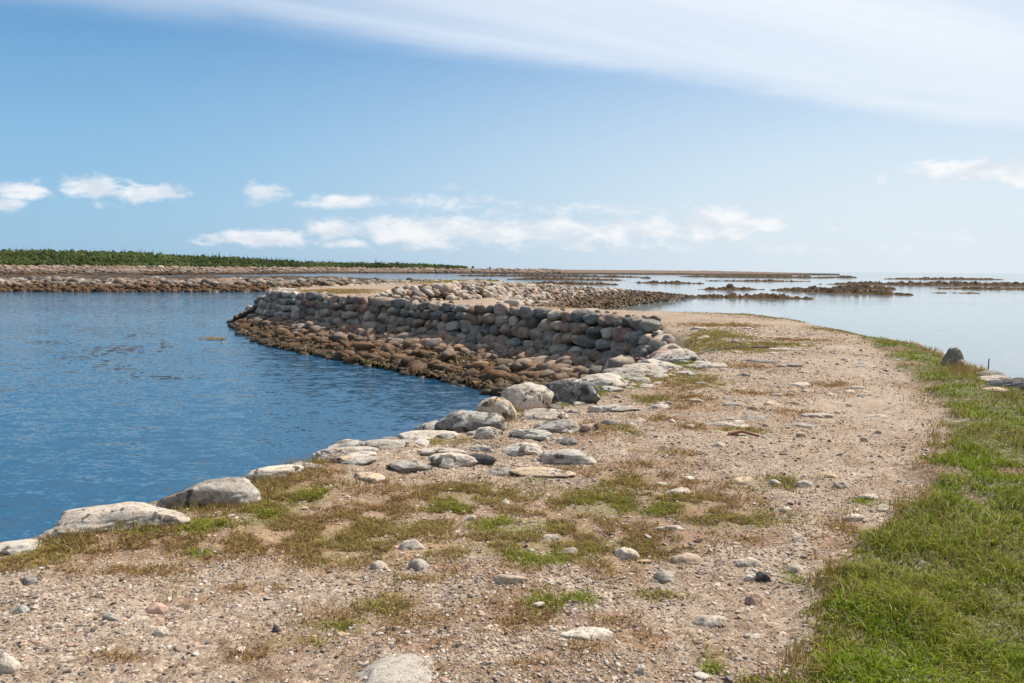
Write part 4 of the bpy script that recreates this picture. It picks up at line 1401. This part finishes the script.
# ------------------------------------------------------------------ gravel: countable pebbles, then the mass
def build_pebbles():
    def ok(xy):
        sd, k = poly_sd(xy, POLY)
        gm = grass_mask(xy)
        return (sd > .15) & (gm < .3)
    # individuals: the largest near ones
    th = RNG.uniform(R(-36), R(36), 900)
    r = 2.6 * np.exp(RNG.uniform(0, math.log(9 / 2.6), 900))
    xy = np.c_[np.sin(th) * r, np.cos(th) * r]
    xy = xy[ok(xy)][:300]
    z = height(xy)
    for q, ((x, y), zz) in enumerate(zip(xy, z)):
        s = float(np.clip(RNG.lognormal(math.log(.024), .4), .015, .06)) * (0.8 + 0.08 * y)
        me = lib("pebble", q % 12, 2, M_PEB, rough=.35, cuts=9, boxy=.25)
        o = link("pebble", me)
        place(o, (x, y, zz + s * .08), RNG.uniform(0, 6.28), RNG.normal(0, .2), RNG.normal(0, .2), (s * RNG.uniform(1.1, 1.6), s, s * RNG.uniform(.3, .55)))
        setcol(o, pick(GRAV))
        tag(o, "small loose pebble lying on the sandy gravel of the path", "pebble", "loose pebbles on the gravel path")
    # the mass of gravel
    n = 190000
    th = RNG.uniform(R(-42), R(42), n)
    r = 2.2 * np.exp(RNG.uniform(0, math.log(24 / 2.2), n))
    xy = np.c_[np.sin(th) * r, np.cos(th) * r]
    dens = sstep(fbm(xy * .8, 3, 91), .33, .62)
    pf = patch_field(xy)
    cov = np.maximum.reduce([pf[k] for k in 'gobs'])
    xy = xy[ok(xy) & (RNG.random(n) < (.3 + .7 * dens) * (1 - .6 * worn(xy))) & (RNG.random(n) > cov * .35)]
    z = height(xy)
    dist = np.hypot(*xy.T)
    it = []
    for (x, y), zz, d in zip(xy, z, dist):
        s = float(np.clip(RNG.lognormal(math.log(.0085), .42), .004, .026)) * (0.75 + 0.11 * d)
        it.append((x, y, zz + s * .04, s * RNG.uniform(1.1, 1.7), s, s * RNG.uniform(.4, .65), RNG.uniform(0, 6.28), RNG.normal(0, .25), RNG.normal(0, .25), *pick(GRAV)))
    it = np.array(it)
    big = it[:, 4] > .011 * (0.75 + 0.11 * np.hypot(it[:, 0], it[:, 1]))
    me = merged("gravel", it[big], 1, M_PEBMASS, 12, 55, rough=.35, cuts=9, boxy=.25)
    tag(link("gravel", me, M_PEBMASS), kind='stuff')
    me = merged("fine_gravel", it[~big], 0, M_PEBMASS, 12, 56, rough=.35, cuts=5, boxy=.2)
    tag(link("fine_gravel", me, M_PEBMASS), kind='stuff')


build_pebbles()


# ------------------------------------------------------------------ grass
def blades(name, xy, z, hgt, wid, rgb, lean, seed):
    n = len(xy)
    rs = np.random.default_rng(seed)
    a = rs.uniform(0, 2 * np.pi, n)
    la = rs.uniform(0, 2 * np.pi, n)
    side = np.c_[np.cos(a), np.sin(a), np.zeros(n)]
    ld = np.c_[np.cos(la), np.sin(la), np.zeros(n)] * (lean * rs.uniform(.3, 1.3, n) * hgt)[:, None]
    up = np.c_[np.zeros(n), np.zeros(n), hgt]
    base = np.c_[xy, z - .006]
    w = wid[:, None] * .5
    m = base + ld * .32 + up * .58
    t = base + ld + up * (1 - .25 * np.minimum(1, lean))
    V = np.stack([base - side * w, base + side * w, m - side * w * .8, m + side * w * .8, t], 1).reshape(-1, 3)
    i = np.arange(n)[:, None] * 5
    me = make_mesh(name, V, [i + np.array([[0, 1, 3, 2]]), i + np.array([[2, 3, 4]])])
    vcol(me, "tint", np.clip(np.repeat(rgb, 5, axis=0), 0, 1))
    return me


def mixcol(n, pal, wts, rs):
    c = np.array(pal)[rs.choice(len(pal), n, p=np.array(wts) / sum(wts))]
    return c * rs.uniform(.75, 1.25, (n, 1))


GREEN_P = [(0.165, 0.24, 0.008), (0.235, 0.295, 0.010), (0.10, 0.15, 0.010), (0.30, 0.33, 0.045), (0.42, 0.40, 0.18)]
OLIVE_P = [(0.21, 0.22, 0.035), (0.28, 0.24, 0.055), (0.32, 0.25, 0.09), (0.18, 0.145, 0.045)]
BROWN_P = [(0.29, 0.155, 0.070), (0.23, 0.115, 0.055), (0.36, 0.23, 0.10), (0.18, 0.10, 0.055), (0.26, 0.19, 0.06)]
STRAW_P = [(0.38, 0.28, 0.13), (0.30, 0.21, 0.09), (0.24, 0.18, 0.06)]


def build_grass():
    rs = np.random.default_rng(5)
    n = 520000
    th = rs.uniform(R(-5), R(62), n)
    r = 1.6 * np.exp(rs.uniform(0, math.log(24 / 1.6), n))
    xy = np.c_[np.sin(th) * r, np.cos(th) * r]
    gm = grass_mask(xy)
    bare = sstep(fbm(xy * 1.1 + 40, 3, 78), 0.64, 0.78)
    keep = (rs.random(n) < np.minimum(1, gm * 1.4) * (1 - .5 * bare))
    xy, gm, bare, r = xy[keep], gm[keep], bare[keep], r[keep]
    z = height(xy)
    m = len(xy)
    clump = fbm(xy * 3.0, 3, 12)
    h = (0.028 + 0.058 * sstep(clump, .3, .7)) * rs.uniform(.6, 1.35, m) * (1 - .45 * bare) * (.55 + .45 * gm)
    w = (0.0032 + 0.0006 * r) * rs.uniform(.7, 1.3, m)
    c = mixcol(m, GREEN_P, [5, 4.5, 4, 2.6, 1.6], rs)
    ol = (rs.random(m) < np.clip(sstep(fbm(xy * .9, 3, 15), .42, .62) * .6 + (r > 8) * .25, 0, 1))
    c[ol] = mixcol(int(ol.sum()), OLIVE_P, [4, 3, 2, 1], rs)
    br = rs.random(m) < np.clip(bare * .85 + (1 - gm) * .8, 0, 1)
    c[br] = mixcol(int(br.sum()), BROWN_P, [3, 3, 2, 1, 2], rs)
    tag(link("lawn_grass", blades("lawn_grass", xy, z, h, w, c, 1.0, 1), M_GRASS), kind='stuff')
    # seed stalks at the lawn edge and on the berm
    # turf patches on the path
    X, Z, H, W_, C = [], [], [], [], []
    for cx, cy, rx, ry, k in PG:
        d = math.hypot(cx, cy)
        area = math.pi * rx * ry
        dens = {'g': 13000, 'o': 9000, 'b': 6500, 's': 6000}[k] * min(1.0, (4.5 / d) ** 1.35)
        q = int(min(16000, area * dens * 1.3))
        u = rs.normal(0, .55, (q, 2))
        p = np.c_[cx + u[:, 0] * rx, cy + u[:, 1] * ry]
        nn = fbm(p * 6.0, 3, 81)
        p = p[(rs.random(q) < sstep(nn, .34, .60))]
        X.append(p)
        q = len(p)
        hb = {'g': .032, 'o': .030, 'b': .027, 's': .034}[k] * (1 + .035 * d)
        H.append(hb * rs.uniform(.4, 1.4, q))
        W_.append((0.0024 + 0.0006 * d) * rs.uniform(.7, 1.3, q))
        pal, wt = {'g': (GREEN_P + OLIVE_P[:2], [3, 4, 2, 3, .5, 3, 2]), 'o': (OLIVE_P + GREEN_P[:1] + BROWN_P[:2] + STRAW_P[:2], [4, 4, 3, 2, .8, 1.5, 1, 1.2, 1.5]), 'b': (BROWN_P + OLIVE_P[1:3] + STRAW_P, [3, 3, 2, 1.5, 2, 1.5, 1.5, 1, 1.5, 1.5]), 's': (STRAW_P, [2, 3, 3])}[k]
        C.append(mixcol(q, pal, wt, rs))
    # thin growth everywhere on the path
    n = 90000
    th = rs.uniform(R(-42), R(40), n)
    r = 2.2 * np.exp(rs.uniform(0, math.log(22 / 2.2), n))
    p = np.c_[np.sin(th) * r, np.cos(th) * r]
    p = p[rs.random(n) < sstep(fbm(p * .9, 4, 44), .46, .64) * sstep(fbm(p * 5, 3, 45), .32, .55)]
    d = np.hypot(*p.T)
    X.append(p)
    H.append((.012 + .002 * d) * rs.uniform(.5, 1.5, len(p)))
    W_.append((0.0022 + 0.0006 * d) * rs.uniform(.7, 1.3, len(p)))
    C.append(mixcol(len(p), BROWN_P + OLIVE_P[:2], [3, 3, 2, 2, 1, .7, .7], rs))
    X, H, W_, C = np.concatenate(X), np.concatenate(H), np.concatenate(W_), np.concatenate(C)
    sd, _ = poly_sd(X, POLY)
    keep = (sd > -.15) & (grass_mask(X) < .8)
    X, H, W_, C = X[keep], H[keep], W_[keep], C[keep]
    tag(link("turf_grass", blades("turf_grass", X, height(X), H, W_, C, 1.25, 2), M_GRASS), kind='stuff')
    # taller dry stalks: lawn edge, round the outer shore rocks
    n = 5200
    X, H = [], []
    for px, py, rx, ry, m, hb in [(962, 374, 22, 6, 350, .2), (978, 367, 14, 4, 160, .2), (935, 352, 22, 4, 250, .16), (905, 345, 30, 4, 250, .12), (900, 515, 14, 12, 130, .10), (845, 520, 8, 8, 50, .12), (935, 440, 6, 20, 150, .09),
                                   (830, 590, 10, 20, 120, .08), (795, 660, 14, 14, 120, .09), (790, 315, 6, 1.5, 60, .35), (1010, 402, 20, 5, 200, .15), (920, 395, 20, 10, 150, .1), (60, 537, 40, 5, 420, .08), (130, 530, 50, 4, 420, .075), (215, 508, 40, 5, 420, .075), (270, 482, 30, 5, 360, .08), (300, 463, 20, 8, 300, .1), (320, 458, 20, 4, 200, .08), (510, 415, 12, 6, 160, .12)]:
        for _ in range(m):
            p = at(px + rs.normal(0, rx * .6), py + rs.normal(0, ry * .6))
            X.append(p[:2])
            H.append(hb * rs.uniform(.5, 1.3))
    X, H = np.array(X), np.array(H)
    d = np.hypot(*X.T)
    C = mixcol(len(X), STRAW_P + BROWN_P[:2] + OLIVE_P[:2], [2, 3, 2, 2, 1, 2, 2], rs)
    tag(link("dry_grass", blades("dry_grass", X, height(X), H, .002 + .0004 * d, C, .45, 3), M_GRASS), kind='stuff')


build_grass()


# ------------------------------------------------------------------ small things on the path
def tube(name, pts, r0, r1, mat, sides=7, parent=None):
    pts = np.array(pts, float)
    V, F = [], []
    for i, p in enumerate(pts):
        t = pts[min(i + 1, len(pts) - 1)] - pts[max(i - 1, 0)]
        t /= np.linalg.norm(t)
        a = np.cross(t, (0, 0, 1) if abs(t[2]) < .9 else (1, 0, 0))
        a /= np.linalg.norm(a)
        b = np.cross(t, a)
        r = r0 + (r1 - r0) * i / (len(pts) - 1)
        for k in range(sides):
            w = 2 * math.pi * k / sides
            V.append(p + (a * math.cos(w) + b * math.sin(w)) * r)
    n = len(pts)
    for i in range(n - 1):
        for k in range(sides):
            F.append((i * sides + k, i * sides + (k + 1) % sides, (i + 1) * sides + (k + 1) % sides, (i + 1) * sides + k))
    V += [pts[0], pts[-1]]
    T3 = [(k, (k + 1) % sides, len(V) - 2) for k in range(sides)] + [((n - 1) * sides + (k + 1) % sides, (n - 1) * sides + k, len(V) - 1) for k in range(sides)]
    return link(name, make_mesh(name, np.array(V), [np.array(F), np.array(T3)]), mat, parent)


def on_ground(px, py, dz=0.0):
    p = at(px, py)
    return (p[0], p[1], hz(p[0], p[1]) + dz)


tag(tube("driftwood_stick", [on_ground(728, 437.5, .02), on_ground(742, 438, .03), on_ground(759, 439.5, .02)], .022, .014, M_DRIFT),
    "reddish brown stick lying below the longest cream ledge", "stick")
tag(tube("ledge_shadow_strip", [on_ground(693, 351, .0), on_ground(712, 350, .02), on_ground(735, 348.8, .02), on_ground(760, 349, .02), on_ground(782, 350, .01)], .04, .02, M_TWIG_SHADOW, 9),
    "long dark weathered pole lying across the path near the wall's end", "driftwood")  # dark tube laid in place of the ledge's thin shadow line
_p = on_ground(988, 371)
tag(tube("stake", [(_p[0], _p[1], _p[2] - .1), (_p[0] + .005, _p[1], _p[2] + .36)], .011, .009, M_STAKE),
    "thin dark stake standing upright among the outer shore rocks", "stake")
tag(tube("twig", [on_ground(929, 346, .03), on_ground(934, 345.5, .12), on_ground(939, 345, .14)], .012, .008, M_TWIG_SHADOW),
    "short dark twig sticking out over the lawn's seaward edge", "twig")


# ------------------------------------------------------------------ forest on the far shore
def far_ground(px, dd):
    shore = np.array([(-700, 300), (-200, 330), (0, 350), (130, 385), (260, 480), (330, 640), (450, 720), (560, 760), (700, 800), (840, 860)])
    base = np.interp(px, shore[:, 0], shore[:, 1])
    z = SEA - 1.0 + 5.0 * sstep(dd, -70, 110) + FAR_HILL(px, dd)
    d = base + dd
    return (px - 512) / FPX * d, d, z


def tree_faces(rs, h, w, kind, n):
    """a cloud of leaf clumps in a crown's shape"""
    if kind == 'conifer':
        t = rs.uniform(.08, 1, n) ** .8
        rad = w * .5 * (1 - t) * rs.uniform(.4, 1.1, n)
        s = w * .21 * (1.15 - t)
    else:
        t = rs.uniform(.05, 1, n)
        rad = w * .5 * np.sqrt(np.clip(1 - (2 * t - .9) ** 2, .05, 1)) * rs.uniform(.5, 1.05, n)
        s = np.full(n, w * .15)
    a = rs.uniform(0, 6.28, n)
    c = np.c_[np.cos(a) * rad, np.sin(a) * rad, t * h]
    d1 = rs.normal(size=(n, 3))
    d1 /= np.linalg.norm(d1, axis=1)[:, None]
    d2 = np.cross(d1, rs.normal(size=(n, 3)))
    d2 /= np.linalg.norm(d2, axis=1)[:, None]
    s = (s * rs.uniform(.6, 1.3, n))[:, None]
    V = np.stack([c + d1 * s, c - d1 * s * .5 + d2 * s * .85, c - d1 * s * .5 - d2 * s * .85], 1).reshape(-1, 3)
    return V


LEAFY = [(0.10, 0.145, 0.038), (0.135, 0.165, 0.048), (0.085, 0.125, 0.035), (0.15, 0.155, 0.06)]
CONIF = [(0.045, 0.075, 0.035), (0.06, 0.09, 0.04), (0.075, 0.10, 0.045)]


def build_forest():
    rs = np.random.default_rng(21)
    V, C = [], []
    n = 8200
    for i in range(n):
        px = rs.uniform(-420, 466)
        dd = rs.uniform(118, 300) if rs.random() < .85 else rs.uniform(112, 135)
        if px > 300:
            dd = rs.uniform(122, 230)
        sc = np.interp(px, [0, 260, 460], [1.0, 1.15, 1.25])
        x, y, z = far_ground(px, dd)
        front = dd < 150
        con = rs.random() < (np.interp(px, [0, 150, 260, 330, 460], [.25, .3, .6, .6, .3]) * (.25 if front else 1))
        if front:
            h, w = rs.uniform(1.2, 2.8) * sc, rs.uniform(1.8, 3.8) * sc
        elif con:
            h, w = rs.uniform(3.0, 6.2) * sc, rs.uniform(1.4, 2.4) * sc
        else:
            h, w = rs.uniform(2.2, 4.6) * sc, rs.uniform(2.2, 4.4) * sc
        hv = 0.72 + 0.6 * float(fbm(np.array([[x * .05, y * .02]]), 2, 18)[0])
        h = h * hv * np.interp(px, [415, 466], [1.0, .55])
        if con and rs.random() < .25:
            h *= 1.2
        m = 64 if con else 90
        v = tree_faces(rs, h, w, 'conifer' if con else 'leafy', m)
        V.append(v + np.array([x, y, z]))
        c = np.array((CONIF if con else LEAFY)[rs.integers(3 if con else 4)]) * rs.uniform(.75, 1.25) * (0.35 + 1.35 * float(fbm(np.array([[x * .022, y * .02]]), 3, 8)[0]))
        C.append(np.repeat(c * rs.uniform(.75, 1.25, (m, 1)), 3, 0))
    V, C = np.concatenate(V), np.concatenate(C)
    me = make_mesh("forest", V, [np.arange(len(V)).reshape(-1, 3)], False)
    vcol(me, "tint", C)
    tag(link("forest", me, M_LEAF), kind='stuff')


build_forest()


def build_beach_stones():
    rs = np.random.default_rng(61)
    it = []
    for _ in range(6500):
        px = rs.uniform(-420, 560)
        dd = rs.uniform(-12, 118)
        x, y, z = far_ground(px, dd)
        s = float(np.clip(rs.lognormal(math.log(1.0), .45), .5, 2.6)) * (1 + max(0, px) / 500)
        it.append((x, y, z + s * .05, s * 1.4, s, s * rs.uniform(.5, .8), rs.uniform(0, 6.28), 0, 0, *(pick(WARM, .35) * (.55 if z < -.9 else .9))))
    tag(link("beach_boulder_rubble", merged("beach_boulder_rubble", it, 1, M_FARMASS, 10, 88, rough=.3, cuts=8, boxy=.3), M_FARMASS), kind='stuff')


build_beach_stones()


def lone_tree(px, dd, h, w, kind, label):
    x, y, z = far_ground(px, dd)
    rs = np.random.default_rng(int(px * 7))
    name = "spruce_tree" if kind == 'conifer' else "bushy_tree"
    root = bpy.data.objects.new(name, None)
    root.location = (x, y, z)
    col.objects.link(root)
    tag(root, label, "tree")
    V = tree_faces(rs, h, w, kind, 160)
    me = make_mesh("crown", V, [np.arange(len(V)).reshape(-1, 3)], False)
    c = np.array(CONIF[1] if kind == 'conifer' else LEAFY[2])
    vcol(me, "tint", np.repeat(c * rs.uniform(.7, 1.3, (160, 1)), 3, 0))
    link("crown", me, M_LEAF, root)
    tube("trunk", [(0, 0, -.3), (0, 0, h * .6)], .14, .07, M_BARK, 6, root)


lone_tree(472.5, 160, 3.4, 3.4, 'leafy', "lone bushy tree just off the end of the forest")
lone_tree(489.5, 160, 2.6, 2.6, 'leafy', "smallest lone bush, outermost on the low shore")
lone_tree(376, 200, 11.0, 3.6, 'conifer', "tallest spruce spike above the thin end of the forest")
lone_tree(220, 230, 9.0, 3.2, 'conifer', "pointed spruce standing above the middle of the forest where the hill falls off")
